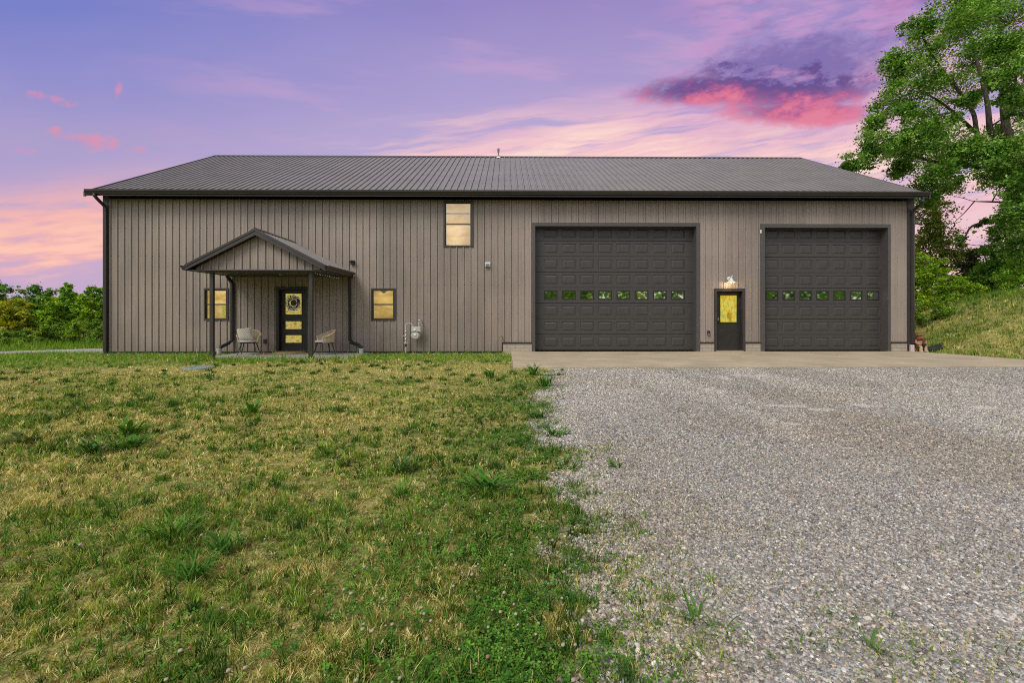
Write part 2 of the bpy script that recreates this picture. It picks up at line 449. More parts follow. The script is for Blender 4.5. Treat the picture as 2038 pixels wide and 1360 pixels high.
for k in range(k0, k1 + 1):
    x = PH + k * PITCH + 0.048
    for t in (0.03, 0.14, 0.27, 0.41, 0.55, 0.69, 0.83, 0.95):
        y = YE + (YR - YE) * t; z = ZE + (ZR - ZE) * t
        mb.box(x - .011, x + .011, y - .012, y + .012, z - .005, z + .014, 2)
roof = mb.build('roof', [M_ROOF, M_TRIM, M_SCREW], barn, fixn=False)
mb = MB(); mb.prism([(YR - .22, ZR - .22 * sl + .035), (YR, ZR + .045), (YR + .22, ZR - .22 * sl + .035), (YR + .22, ZR - .22 * sl + .025), (YR, ZR + .03), (YR - .22, ZR - .22 * sl + .025)], 'x', XRL - .01, XRR + .01)
mb.build('ridge_cap', M_TRIM, roof)
for xg, s in ((XRL, -1), (XRR, 1)):       # rake trim boards
    a, b = (xg - .035, xg + .03) if s < 0 else (xg - .03, xg + .035)
    yr = 2 * YR - YE
    MB().prism([(YE, ZE + .035), (YR, ZR + .028), (yr, ZE + .035), (yr, ZE - .15), (YR, ZR - .16), (YE, ZE - .15)], 'x', a, b).build('rake_trim', M_TRIM, roof)
mb = MB()                                  # eave soffit (front, with vent seams)
zso = ZS + 0.03
mb.box(XRL + .03, XRR - .03, YE + .03, -0.024, zso, zso + 0.012)
for k in range(int((XRR - XRL) / 0.3)):
    x = XRL + .2 + k * .3; mb.box(x, x + .012, YE + .05, -0.03, zso - .006, zso, 0)
mb.build('soffit', M_SOFF, roof)
mb = MB()                                  # K-style gutter
zt = PZ(378.5, YE - .1); zb = PZ(386.5, YE - .1)
gx0, gx1 = PX(167, YE - .1), PX(1852.5, YE - .1)
prof = [(YE + .028, zb), (YE - .045, zb), (YE - .055, zb + .03), (YE - .10, zt - .05), (YE - .105, zt), (YE - .09, zt), (YE - .085, zt - .045), (YE - .045, zb + .035), (YE - .04, zb + .012), (YE + .015, zb + .012), (YE + .015, zt - .02), (YE + .028, zt - .02)]
mb.prism(prof, 'x', gx0, gx1)
for xg in (gx0, gx1): mb.prism([(YE + .028, zb), (YE - .045, zb), (YE - .105, zt - .03), (YE - .105, zt), (YE + .028, zt)], 'x', xg - .004, xg + .004)
mb.build('gutter', M_GUT, roof)
# vent pipe on the ridge
mb = MB(); yv = YR - 0.35; zv = ZE + (yv - YE) * sl; xv = PX(992, yv)
mb.tube([(xv, yv, zv - .1), (xv, yv, zv + .14)], .05, 12, 0)
mb.lathe([(.14, 0), (.12, .03), (.06, .08), (.055, .1)], (xv, yv, zv - .02), 16, 'z', 1)
mb.tube([(xv, yv, zv + .14), (xv, yv, PZ(304, yv))], .028, 10, 0)
mb.lathe([(.028, 0), (.05, .06), (.055, .22), (.02, .23)], (xv, yv, PZ(304, yv) - .02), 12, 'z', 0)
mb.build('vent_pipe', [plain('vent_brown', (0.22, 0.16, 0.15), 0.5), M_WHITE], roof, smooth=40)

# ---- corner trim, base trim, footing, masonry
for xa, xb in ((XL - .035, PX(218.5)), (PX(1804.5), XR + .035)):
    MB().prism([(xa, -.032), (xb, -.032), (xb, -.001), (xa, -.001)], 'z', ZB - .005, ZS + .025).build('corner_trim', M_TRIM, barn)
    s = xa if xa < 0 else xb
    MB().box(s if xa < 0 else s - .034, s + .034 if xa < 0 else s, 0.0, .2, ZB - .005, ZE - .15).build('corner_trim', M_TRIM, barn)
for a, b, z in ((XL, O_ENT[0] - .06, ZB), (O_ENT[1] + .06, XP0, ZB), (XP0, PX(1059), ZP), (PX(1393), PX(1422), ZP), (PX(1483), PX(1514), ZP), (PX(1773), XR, ZP)):
    mb = MB(); mb.box(a, b, -.030, .001, z - .045, z + .012)
    if b == XP0: mb.box(XP0 - .028, XP0 + .002, -.031, .002, ZB - .045, ZP + .013)
    mb.build('base_trim', M_DARK, barn)
mb = MB(); mb.box(XL + .01, XP0, -.012, .15, -.4, -.046); mb.build('footing', M_FOOT, barn)
for a, b in ((XP0 + .004, PX(1058.5)), (PX(1393.5), PX(1422)), (PX(1483.5), PX(1513.5)), (PX(1773.5), PX(1812.5))):
    MB().box(a, b, -.02, .12, -.3, ZP - .046).build('masonry_pier', M_BLOCK, barn, bevel=.006)

# ---- frames helper
def frame_ring(mb, o, t0, w, depth):
    """u-shaped trim round an opening rectangle, standing proud of the siding; returns nothing"""
    pass
def door_trim(px, y=-.035):
    """px = outer l,r,t,b and inner l,r,t : trim of a door (no bottom)"""
    l, r, t, b, il, ir, it = px
    mb = MB(); X0, X1, Z0, Z1 = PX(l, y), PX(r, y), PZ(b, y), PZ(t, y); A, B, T = PX(il, y), PX(ir, y), PZ(it, y)
    Z0 = max(Z0, 0.002)
    mb.prism([(X0, Z0), (A, Z0), (A, T), (X0, Z1)], 'y', y, .002)
    mb.prism([(B, Z0), (X1, Z0), (X1, Z1), (B, T)], 'y', y, .002)
    mb.prism([(A, T), (B, T), (X1, Z1), (X0, Z1)], 'y', y, .002)
    return mb, A, B, T
def jambs(mb, A, B, T, y1, th=.05):
    mb.box(A - th, A, .003, y1 + .06, 0.002, T + th); mb.box(B, B + th, .003, y1 + .06, 0.002, T + th)
    mb.box(A, B, .003, y1 + .06, T, T + th)

def garage_door(trim, slab_px, ncol, seams, winrow, colpx, panw, label):
    Y = 0.31
    mbt, A, B, T = door_trim(trim); jambs(mbt, A, B, T, Y)
    d = thing('x', (0, 0, 0), None, None); bpy.data.objects.remove(d)
    x0, x1 = A + .001, B - .001
    zs = [PZ(s, Y) for s in seams]                       # seams from the bottom up
    mb = MB(); panes = []
    cx = [PX(c, Y) for c in colpx]; hw = panw / 2
    for j in range(len(zs) - 1):
        za, zb2 = zs[j] + .007, zs[j + 1] - .007; h = zb2 - za
        mg = 0.19 * h; p0, p1 = za + mg, zb2 - mg
        if j == winrow: p0, p1 = za + .21 * h, zb2 - .17 * h
        yf = Y
        mb.quad((x0, yf, za), (x1, yf, za), (x1, yf, p0), (x0, yf, p0))
        mb.quad((x0, yf, p1), (x1, yf, p1), (x1, yf, zb2), (x0, yf, zb2))
        # lips of the section into the seam
        mb.quad((x0, yf + .035, za - .006), (x1, yf + .035, za - .006), (x1, yf, za), (x0, yf, za))
        mb.quad((x0, yf, zb2), (x1, yf, zb2), (x1, yf + .035, zb2 + .006), (x0, yf + .035, zb2 + .006))
        edges = [x0] + [e for c in cx for e in (c - hw, c + hw)] + [x1]
        for k in range(0, len(edges), 2):
            if edges[k + 1] > edges[k] + 1e-4: mb.quad((edges[k], yf, p0), (edges[k + 1], yf, p0), (edges[k + 1], yf, p1), (edges[k], yf, p1))
        for c in cx:
            a, b = c - hw, c + hw
            if j == winrow: rings = [(0, 0), (.012, -.012), (.034, -.012), (.040, .012)]
            else: rings = [(0, 0), (.010, .017), (.022, .017), (.060, .001)]
            for (i0, d0), (i1, d1) in zip(rings, rings[1:]):
                q0 = [(a + i0, yf + d0, p0 + i0), (b - i0, yf + d0, p0 + i0), (b - i0, yf + d0, p1 - i0), (a + i0, yf + d0, p1 - i0)]
                q1 = [(a + i1, yf + d1, p0 + i1), (b - i1, yf + d1, p0 + i1), (b - i1, yf + d1, p1 - i1), (a + i1, yf + d1, p1 - i1)]
                for e in range(4): mb.quad(q0[e], q0[(e + 1) % 4], q1[(e + 1) % 4], q1[e], 1 if (j == winrow) else 0)
            if j == winrow: panes.append((a + .036, b - .036, p0 + .036, p1 - .036))
            else: mb.quad(*q1)
    mb.box(x0, x1, Y + .042, Y + .07, 0.005, T + .03)      # backing of the slab
    mb.box(x0, x1, Y - .01, Y + .03, 0.003, max(zs[0], .02), 1)   # bottom rubber seal
    o = mb.build('garage_door', [M_DOORG, M_BLACK], barn, fixn=False)
    o['label'] = label
    mbt.build('door_frame', M_DTRIM, o)
    for a, b, c, e in panes: MB().box(a, b, Y + .012, Y + .018, c, e).build('window_pane', M_MIRROR, o)
    return o
SEAM = 31.05
garage_door((1059.2, 1393, 442.8, 700.2, 1065.2, 1386, 449.8), None, 8, [696.6 - SEAM * i for i in range(8)] + [449.0], 3,
            [1095.9 + 36.2 * i for i in range(8)], 27.2 / 55.9, 'wider dark grey sectional door with eight small panes')
garage_door((1514.2, 1772.8, 444.6, 700.2, 1522.3, 1767.4, 451.8), None, 7, [697.4 - SEAM * i for i in range(8)] + [450.5], 3,
            [1536.4 + 33.5 * i for i in range(7)], 25.6 / 55.9, 'narrower dark grey sectional door with seven small panes')

# ---- service door
Y = .14
mbt, A, B, T = door_trim((1421.8, 1483.2, 574, 700.2, 1427.0, 1478.4, 579.6)); jambs(mbt, A, B, T, Y, .04)
mb = MB(); wp = rect(1433.6, 1466.2, 588, 641.4, Y)
x0, x1, z0, z1 = A + .006, B - .006, .025, T - .006
mb.box(x0, wp[0], Y, Y + .045, z0, z1); mb.box(wp[1], x1, Y, Y + .045, z0, z1)
mb.box(wp[0], wp[1], Y, Y + .045, z0, wp[2]); mb.box(wp[0], wp[1], Y, Y + .045, wp[3], z1)
sd = mb.build('service_door', M_DARK, barn)
mbt.build('door_frame', M_TRIM, sd)
mb = MB(); f = .03
mb.box(wp[0] - f, wp[0], Y - .012, Y - .001, wp[2] - f, wp[3] + f); mb.box(wp[1], wp[1] + f, Y - .012, Y - .001, wp[2] - f, wp[3] + f)
mb.box(wp[0], wp[1], Y - .012, Y - .001, wp[2] - f, wp[2]); mb.box(wp[0], wp[1], Y - .012, Y - .001, wp[3], wp[3] + f)
mb.build('pane_frame', M_DARK, sd, bevel=.004)
MB().box(wp[0], wp[1], Y + .015, Y + .022, wp[2], wp[3]).build('window_pane', M_LITSERV, sd)
hx, hz = PX(1429.3, Y), PZ(642.2, Y)
mb = MB(); mb.lathe([(.033, 0), (.033, -.012), (.012, -.014), (.012, -.05)], (hx, Y, hz), 14, 'y'); mb.tube([(hx, Y - .05, hz), (hx + .11, Y - .052, hz + .004)], .010, 8)
mb.build('handle', M_BLACK, sd, smooth=40)
mb = MB(); mb.box(hx - .03, hx + .03, Y - .02, Y, hz + .07, hz + .17); mb.box(hx - .02, hx + .02, Y - .026, Y - .02, hz + .09, hz + .15)
mb.build('keypad_lock', M_STEEL, sd, bevel=.005)
MB().box(A - .03, B + .03, -.04, Y + .045, .003, .024).build('threshold', plain('threshold_metal', (.45, .38, .28), .45, .5), sd)

# ---- entry door
Y = .12
l, r, t, b, il, ir, it = 549.2, 612.3, 571.7, 698, 554.5, 608.5, 577.3
mbt, A, B, T = door_trim((l, r, t, b, il, ir, it)); jambs(mbt, A, B, T, Y, .04)
PAN = [rect(568.2, 600.2, 585.0, 626.0, Y), rect(568.2, 600.2, 639.8, 655.0, Y), rect(568.2, 600.2, 667.4, 682.2, Y)]
mb = MB(); x0, x1, z0, z1 = A + .006, B - .006, .03, T - .006
pl, pr = PAN[0][0], PAN[0][1]
mb.box(x0, pl, Y, Y + .045, z0, z1); mb.box(pr, x1, Y, Y + .045, z0, z1)
zz = [z1] + [q for p in PAN for q in (p[3], p[2])] + [z0]
for i in range(0, len(zz), 2): mb.box(pl, pr, Y, Y + .045, zz[i + 1], zz[i])
ed = mb.build('entry_door', M_DARK, barn)
mbt.build('door_frame', M_DARK, ed)
for p in PAN:
    MB().box(p[0], p[1], Y + .018, Y + .024, p[2], p[3]).build('window_pane', M_LITDOOR, ed)
    mb = MB(); f = .022
    mb.box(p[0] - f, p[0], Y - .01, Y - .001, p[2] - f, p[3] + f); mb.box(p[1], p[1] + f, Y - .01, Y - .001, p[2] - f, p[3] + f)
    mb.box(p[0], p[1], Y - .01, Y - .001, p[2] - f, p[2]); mb.box(p[0], p[1], Y - .01, Y - .001, p[3], p[3] + f)
    mb.build('pane_frame', M_DARK, ed, bevel=.003)
hx, hz = x0 + .07, 1.0
mb = MB(); mb.box(hx - .022, hx + .022, Y - .012, Y, hz - .14, hz + .12); mb.tube([(hx, Y - .01, hz - .11), (hx, Y - .055, hz - .09), (hx, Y - .055, hz + .03), (hx, Y - .01, hz + .05)], .009, 8)
mb.lathe([(.024, 0), (.024, -.015), (.018, -.02)], (hx, Y, hz + .16), 12, 'y')
mb.build('handle', M_BLACK, ed, smooth=40)
MB().box(A - .03, B + .03, -.06, Y + .045, .0, .03).build('threshold', plain('threshold_bronze', (.10, .08, .06), .5, .3), ed)

# ---- windows: frame, two sashes (glass) and a back-lit blind
def window(o_px, panes_px, blind, rail=None, vee=False):
    y = -.03; X0, X1, Z0, Z1 = rect(*o_px, y); lo = panes_px[1]; hi = panes_px[0]
    l, r = PX(hi[0], 0), PX(hi[1], 0); zt, zm1 = PZ(hi[2], 0), PZ(hi[3], 0); zm0, zb = PZ(lo[2], 0), PZ(lo[3], 0)
    mb = MB(); il, ir, ib, itp = l - .025, r + .025, zb - .025, zt + .025
    mb.prism([(X0, Z0), (il, ib), (il, itp), (X0, Z1)], 'y', y, .012); mb.prism([(X1, Z0), (X1, Z1), (ir, itp), (ir, ib)], 'y', y, .012)
    mb.prism([(X0, Z0), (X1, Z0), (ir, ib), (il, ib)], 'y', y, .012); mb.prism([(il, itp), (ir, itp), (X1, Z1), (X0, Z1)], 'y', y, .012)
    for q in ((X0 + .02, il, Z0, Z1), (ir, X1 - .02, Z0, Z1)): mb.box(q[0], q[1], .0125, .12, q[2], q[3])
    mb.box(il, ir, .0125, .12, itp, itp + .03); mb.box(il, ir, .0125, .12, ib - .03, ib)
    w = mb.build('window', M_TRIM, barn)
    for (a, bb, ys) in ((zm1, zt, .01), (zb, zm0, .03)):
        s = MB(); s.box(l - .024, l, ys, ys + .03, a - .024, bb + .024); s.box(r, r + .024, ys, ys + .03, a - .024, bb + .024)
        s.box(l, r, ys, ys + .03, bb, bb + .024); s.box(l, r, ys, ys + .03, a - .024, a)
        s.build('sash', M_GUT, w, bevel=.003)
        MB().box(l, r, ys + .012, ys + .016, a, bb).build('window_pane', M_GLASS, w)
    mb = MB(); mb.box(il, ir, .115, .119, ib, itp)
    mb.build('blind', blind, w)
    if rail:
        z = PZ(rail, .1); MB().box(il + .01, ir - .01, .095, .113, z - .022, z + .022).build('blind_rail', M_WHITE, w, bevel=.004)
    if vee:
        c = (l + r) / 2; z = zt - .0
        MB().prism([(c - .12, z), (c + .12, z), (c, z - .09)], 'y', .09, .11).build('valance', M_WHITE, w)
    return w
window((882.3, 942.2, 400.2, 492), [(888, 936, 405.8, 444.6), (888, 936, 447.6, 488)], M_BLIND, rail=425.5)
window((738.2, 788.6, 574, 638.4), [(743.2, 781.8, 579.4, 605), (743.2, 781.8, 608.5, 633.3)], M_BLIND2, vee=True)
lw = window((405.6, 454.8, 574, 638.4), [(410.5, 449, 579.4, 605), (410.5, 449, 608.5, 633.3)], M_BLIND2)
MB().box(PX(439), PX(447), .10, .112, PZ(633), PZ(610)).build('houseplant', lit_mat('lit_leaf_pattern', [(.35, (.25, .3, .03)), (.55, (.6, .55, .12)), (.7, (.8, .75, .4))], 30, .8, (1, 1, 1), 0), lw)

# ---- main downspouts at both corners
def spout(name, pts, parent, w=.052, d=.038):
    mb = MB(); mb.tube(pts, w, 4 if w < .055 else 8, 0)
    for i, p in enumerate(pts[1:-1]):
        mb.ball(p, w * 1.02, 8, 6, 0)
    return mb.build(name, M_GUT if w < .055 else M_BLACK, parent, smooth=35)
yg = YE - .03
xw = PX(210.5, -.08); spout('downspout', [(PX(187.5, yg), yg, PZ(386, yg)), (PX(188, yg), yg, PZ(391.5, yg)), (PX(192, -.45), -.44, PZ(397, -.44)), (PX(207, -.12), -.11, PZ(412, -.1)), (xw, -.085, PZ(420, -.085)), (xw, -.085, .02)], barn)
xw = PX(1816, -.08); spout('downspout', [(PX(1836.5, yg), yg, PZ(390, yg)), (PX(1836, yg), yg, PZ(398, yg)), (PX(1833, -.4), -.42, PZ(403, -.42)), (PX(1820.5, -.12), -.12, PZ(416, -.1)), (xw + .02, -.085, PZ(424, -.085)), (xw + .02, -.085, .28)], barn)

# ---- small fittings on the wall
bx, bz = P(701.9, 522.7, -.06)
mb = MB(); mb.box(bx - .07, bx + .07, -.12, -.02, bz - .065, bz + .065); mb.box(bx - .085, bx + .085, -.17, -.10, bz + .03, bz + .07); mb.build('floodlight', M_BLACK, barn, bevel=.008)
bx, bz = P(970.5, 526.5, -.06)
mb = MB(); mb.prism([(-.022, bz - .075), (-.1, bz - .075), (-.1, bz + .02), (-.06, bz + .075), (-.022, bz + .075)], 'x', bx - .085, bx + .085)
mb.box(bx - .1, bx + .1, -.03, -.021, bz - .09, bz + .09)
for i in range(3): mb.box(bx - .06, bx + .06, -.106, -.1, bz - .06 + i * .028, bz - .045 + i * .028, 1)
mb.build('dryer_vent', [M_GALV, M_BLACK], barn, bevel=.004)
bx, bz = P(527.2, 679.5, -.05)
mb = MB(); mb.box(bx - .05, bx + .05, -.07, -.022, bz - .075, bz + .075); mb.box(bx - .035, bx + .035, -.078, -.07, bz - .06, bz + .06); mb.build('power_outlet', M_TRIM, barn, bevel=.006)
bx, bz = P(1410.6, 664.5, -.05)
mb = MB(); mb.tube([(bx - .035, -.03, bz + .09), (bx - .04, -.06, bz - .04), (bx - .02, -.065, bz - .085), (bx + .02, -.065, bz - .085), (bx + .04, -.06, bz - .04), (bx + .035, -.05, bz + .06)], .012, 8)
mb.box(bx - .045, bx + .045, -.045, -.02, bz + .05, bz + .1); mb.build('wall_hook', M_BLACK, barn, smooth=40)
bx, bz = P(997.5, 670, -.08)
mb = MB(); mb.lathe([(.035, 0), (.035, -.012), (.014, -.014), (.014, -.09), (.02, -.1), (.02, -.12)], (bx, -.022, bz), 12, 'y')
mb.tube([(bx, -.11, bz), (bx, -.125, bz - .05), (bx, -.13, bz - .075)], .014, 8); mb.lathe([(.028, 0), (.034, .008), (.028, .016)], (bx, -.13, bz + .02), 12, 'z')
mb.build('hose_bib', M_BRASS, barn, smooth=40)
# tiny white specks of wall hardware (cable grommet left of the narrow garage door)
bx, bz = P(1514, 461, -.04); MB().box(bx - .02, bx + .02, -.06, -.036, bz - .06, bz + .06).build('cable_clip', M_WHITE, barn, bevel=.004)

# ================================================================== porch (part of the building)
YF = -2.45; YP = -2.2
xc, zpk = P(507.6, 456.0, YF); xlt, zlt = P(365.8, 529.0, YF); hw = xc - xlt; xrt = xc + hw
zcl = P(500, 541.0, YP)[1]                 # ceiling / beam underside
psl = (zpk - zlt) / hw
mb = MB()
for s in (-1, 1):                          # ribbed roof planes
    xe = xc + s * (hw - .05); ze = zpk - psl * (hw - .05); n = Vector((s * psl, 0, 1)).normalized()
    ys = []
    k = 0
    while YF + .03 + k * PITCH < 0.0:
        c = YF + .03 + k * PITCH
        for dx, h in ((0, 0), (.018, .022), (.048, .022), (.066, 0)):
            if c + dx < 0: ys.append((c + dx, h))
        k += 1
    ys = [(YF - .015, 0)] + ys + [(-.001, 0)]
    for (a, ha), (b, hb) in zip(ys, ys[1:]):
        A, B = n * ha, n * hb
        mb.quad((xc + A.x, a, zpk + A.z), (xc + B.x, b, zpk + B.z), (xe + B.x, b, ze + B.z), (xe + A.x, a, ze + A.z))
    mb.prism([(xc, zpk - .015), (xe, ze - .015), (xe, ze - .13), (xc, zpk - .13)], 'y', YF + .04, -.003, 1)
proof = mb.build('porch_roof', [M_ROOF, M_TRIM], barn, fixn=False)
MB().prism([(xc - .16, zpk - .16 * psl + .035), (xc, zpk + .045), (xc + .16, zpk - .16 * psl + .035), (xc + .16, zpk - .16 * psl + .026), (xc, zpk + .03), (xc - .16, zpk - .16 * psl + .026)], 'y', YF - .02, -.002).build('ridge_cap', M_TRIM, proof)
for s in (-1, 1):                          # rake fascia: two stepped boards
    xe = xc + s * (hw - .03); ze = zpk - psl * (hw - .03); mb = MB()
    mb.prism([(xc, zpk + .02), (xe, ze + .02), (xe, ze - .052), (xc, zpk - .052)], 'y', YF - .03, YF + .035)
    mb.prism([(xc, zpk - .052), (xe, ze - .052), (xe, ze - .155), (xc, zpk - .175)], 'y', YF - .012, YF + .035)
    mb.build('rake_trim', M_TRIM, proof)
for s in (-1, 1):                          # eave gutters
    q = lambda dx: xc + s * (hw + dx); z0 = zlt
    pr = [(q(-.03), z0 - .13), (q(.03), z0 - .13), (q(.045), z0 - .09), (q(.10), z0 - .03), (q(.105), z0 + .01), (q(.09), z0 + .01), (q(.085), z0 - .02), (q(.035), z0 - .08), (q(.02), z0 - .115), (q(-.015), z0 - .115), (q(-.015), z0), (q(-.03), z0)]
    MB().prism(pr, 'y', YF - .02, -.03).build('gutter', M_GUT, proof)
mb = MB(); mb.box(xc - hw + .04, xc + hw - .04, YF + .037, -.024, zcl + .012, zcl + .03)
for k in range(14): mb.box(xc - hw + .1 + k * .29, xc - hw + .11 + k * .29, YF + .05, -.03, zcl + .004, zcl + .012)
mb.build('porch_ceiling', M_SOFF, barn)
mb = MB(); siding(mb, xc - hw + .22, xc + hw - .22, zcl + .06, lambda x: max(zcl + .06, zpk - .15 - psl * abs(x - xc)), YP - .03, [], xc - .05)
mb.build('gable_siding', M_SIDE, proof, fixn=False)
b0, b1 = PX(412, YP), PX(622.8, YP)
mb = MB(); mb.box(b0, b1, YP - .07, YP + .05, zcl - .03, zcl + .011); mb.box(b0 - .02, b1 + .02, YP - .085, YP - .032, zcl + .0125, zcl + .058)
mb.build('porch_beam', M_DTRIM, barn)
for pxx in (422.3, 619.4):
    x = PX(pxx, YP); mb = MB(); mb.box(x - .052, x + .052, YP - .052, YP + .052, -.03, zcl - .031); mb.box(x - .075, x + .075, YP - .075, YP + .075, -.029, -.015)
    mb.box(x - .062, x + .062, YP - .062, YP + .062, -.015, .16)
    mb.build('porch_post', M_TRIM, barn, bevel=.006)
# porch downspouts
yd = -.085
xa = PX(462, yd); spout('porch_downspout', [(xc - hw + .0, -.25, zlt - .12), (xc - hw + .02, -.2, zlt - .2), (xa - .1, yd, PZ(556, yd)), (xa, yd, PZ(566, yd)), (xa, yd, PZ(676, yd)), (PX(455, -.2), -.2, PZ(683, -.2)), (PX(439, -.5), -.5, PZ(691, -.5)), (PX(435.5, -.55), -.55, .10)], barn, .058)
xb = PX(696, yd); spout('porch_downspout', [(xc + hw + .02, -.14, zlt - .12), (xb, yd - .01, PZ(556, yd)), (xb, yd, PZ(676, yd)), (PX(700, -.15), -.15, PZ(682, -.15)), (PX(712, -.4), -.4, PZ(686, -.4)), (PX(718.5, -.5), -.5, PZ(691, -.5)), (PX(719, -.5), -.5, .08)], barn, .058)
mb = MB(); lx, lz = PX(558.5, -1.2), zcl
mb.lathe([(.06, .003), (.06, -.006), (.04, -.01)], (lx, -1.2, lz), 16, 'z'); mb.build('recessed_light', M_WHITE, barn, smooth=40)
# ================================================================== free-standing things
ZSL = -.03                                   # porch slab top
def weave(name, c0, c1):
    m, nt, out = new_mat(name); g = NG(nt); co = g.objco()
    n = g.noise(co, 60, 3, 0.6); colr = g.mix(n, (*c0, 1), (*c1, 1))
    w = g.n('ShaderNodeTexWave'); g.link(co, w.inputs[0]); w.inputs['Scale'].default_value = 60; w.inputs['Distortion'].default_value = 2
    g.bsdf(out, colr, 0.8, spec=.2, bump=w.outputs[1], bstr=.4, bdist=.004); return m
M_ROPE = weave('tan_rope', (.46, .36, .22), (.66, .54, .37))
M_CUSH = weave('grey_cushion', (.34, .33, .30), (.45, .43, .39))
M_LEG = plain('dark_metal_leg', (.02, .018, .018), .4, .3)
def stripe_mat():
    m, nt, out = new_mat('striped_pillow_cloth'); g = NG(nt); co = g.objco(); s = g.sep(co)
    z = g.m('PINGPONG', g.m('ADD', g.m('MULTIPLY', s[0], 1.0), 10.0), .11)
    v = g.m('ADD', g.m('MULTIPLY', z, 1.3), s[2])
    f = g.smooth(g.m('SINE', g.m('MULTIPLY', v, 105.0)), -.2, .5)
    g.bsdf(out, g.mix(f, (.26, .24, .20, 1), (.60, .56, .48, 1)), .9, spec=.1, bump=g.noise(co, 120, 2), bstr=.3, bdist=.002); return m
M_PILLOW = stripe_mat()

def make_chair(loc, rz, label):
    t = thing('rope_chair', loc, label, 'chair', 'woven porch chairs', rz)
    # local: faces -y ; seat 0.44 ; width 0.66 ; depth 0.6
    def shell(a, f):                           # a: -1..1 round the back ; f 0 bottom 1 top
        ang = a * R(118)
        rt, rb = .355, .285
        r = rb + (rt - rb) * f
        x = r * math.sin(ang); y = r * math.cos(ang) * .92
        top = .60 + .21 * (0.5 + .5 * math.cos(min(1, abs(a) * 1.02) * math.pi)) ** .8
        z = .39 + (top - .39) * f
        return (x, y, z)
    mb = MB(); N = 60
    for i in range(N + 1):
        a = -1 + 2 * i / N
        mb.tube([shell(a, 0), shell(a, .5), shell(a, 1)], .0085, 5)
    o = mb.build('woven_back', M_ROPE, t, smooth=60)
    mb = MB(); mb.tube([shell(-1 + 2 * i / 40, 1) for i in range(41)], .017, 8); mb.tube([shell(-1, 0), shell(-1, 1)], .016, 8); mb.tube([shell(1, 0), shell(1, 1)], .016, 8)
    mb.build('rim', M_ROPE, t, smooth=60)
    mb = MB(); mb.tube([shell(-1 + 2 * i / 40, 0) for i in range(41)], .014, 6, 0); mb.lathe([(.275, .385), (.285, .395), (.285, .405), (.27, .41)], (0, -.0, 0), 24, 'z')
    mb.build('seat_frame', M_LEG, t, smooth=40)
    mb = MB(); pr = [(0.02, .415), (.26, .413), (.285, .43), (.287, .455), (.265, .478), (.02, .488)]
    mb.lathe(pr, (0, -.02, 0), 28, 'z'); mb.build('seat_cushion', M_CUSH, t, smooth=50)
    for sx in (-1, 1):
        for sy in (-1, 1):
            MB().tube([(sx * .18, sy * .17, .395), (sx * .285, sy * .27, 0.0)], [.019, .011], 8).build('leg', M_LEG, t, smooth=40)
    return t
cyl = -.80
cx, _ = P(495.5, 690, cyl); make_chair((cx, cyl, ZSL), R(16), 'tan woven rope chair with a striped pillow on its seat, beside the porch outlet')
cx2, _ = P(646, 690, -.85); make_chair((cx2, -.85, ZSL), R(-52), 'tan woven rope chair with an empty pale cushion, partly behind the porch post')
# pillow leaning in the chair
t = thing('pillow', (cx - .10, cyl - .08, ZSL + .49), 'cream and grey striped throw pillow leaning in the woven porch chair', 'pillow', None, R(16))
mb = MB(); n = 14; S = .215
def pil(u, v, s):
    e = (1 - abs(u) ** 2.6) * (1 - abs(v) ** 2.6); k = 1 + .06 * (abs(u) * abs(v)) - .05 * (1 - abs(u * v))
    return (u * S * k, s * .075 * max(e, 0) ** .55, v * S * k)
for s in (-1, 1):
    vs = [pil(-1 + 2 * i / n, -1 + 2 * j / n, s) for j in range(n + 1) for i in range(n + 1)]
    mb.add(vs, [(j * (n + 1) + i, j * (n + 1) + i + 1, (j + 1) * (n + 1) + i + 1, (j + 1) * (n + 1) + i) for j in range(n) for i in range(n)])
mb.xform(Matrix.Translation((0, .02, .19)) @ Matrix.Rotation(R(-24), 4, 'X') @ Matrix.Rotation(R(-9), 4, 'Y'))
mb.build('cover', M_PILLOW, t, smooth=70)

# wreath on the entry door
wx, wz = P(583.8, 603.0, .02)
t = thing('door_wreath', (wx, .06, wz), 'round wreath of dark twigs and white leaves on the entry door', 'wreath')
mb = MB(); rr = random.Random(3)
for k in range(9):
    pts = []
    ph = rr.uniform(0, 6.28); a1 = rr.uniform(.01, .035)
    for i in range(33):
        a = 2 * math.pi * i / 32; r = .175 + a1 * math.sin(3 * a + ph)
        pts.append((r * math.cos(a), -.01 + .03 * math.sin(5 * a + ph), r * math.sin(a)))
    mb.tube(pts, .013, 5)
mb.build('twig_ring', plain('dark_twig', (.03, .022, .018), .8), t, smooth=50)
mb = MB(); mb2 = MB()
for k in range(150):
    a = rr.uniform(0, 6.283); r = rr.uniform(.11, .25); L = rr.uniform(.06, .10); w = L * .45
    dirn = a + rr.uniform(.4, 1.5); c = Vector((r * math.cos(a), -.045 + rr.uniform(-.03, .03), r * math.sin(a)))
    d = Vector((math.cos(dirn), rr.uniform(-.4, .4), math.sin(dirn))).normalized(); s = d.cross(Vector((0, 1, 0))).normalized()
    (mb if k % 5 < 4 else mb2).add([c, c + d * L * .5 + s * w * .5 + Vector((0, -.01, 0)), c + d * L, c + d * L * .5 - s * w * .5 + Vector((0, -.01, 0))], [(0, 1, 2, 3)])
mb.build('white_leaves', plain('white_leaf', (.68, .66, .58), .7), t, fixn=False); mb2.build('dark_leaves', plain('dark_leaf', (.03, .035, .02), .7), t, fixn=False)

MB().lathe([(.0, .012), (.105, .012), (.11, .0), (.105, -.012), (.0, -.014)], (0, -.015, 0), 24, 'y').build('centre_disc', plain('dark_wood_disc', (.055, .05, .045), .8), t, smooth=40)
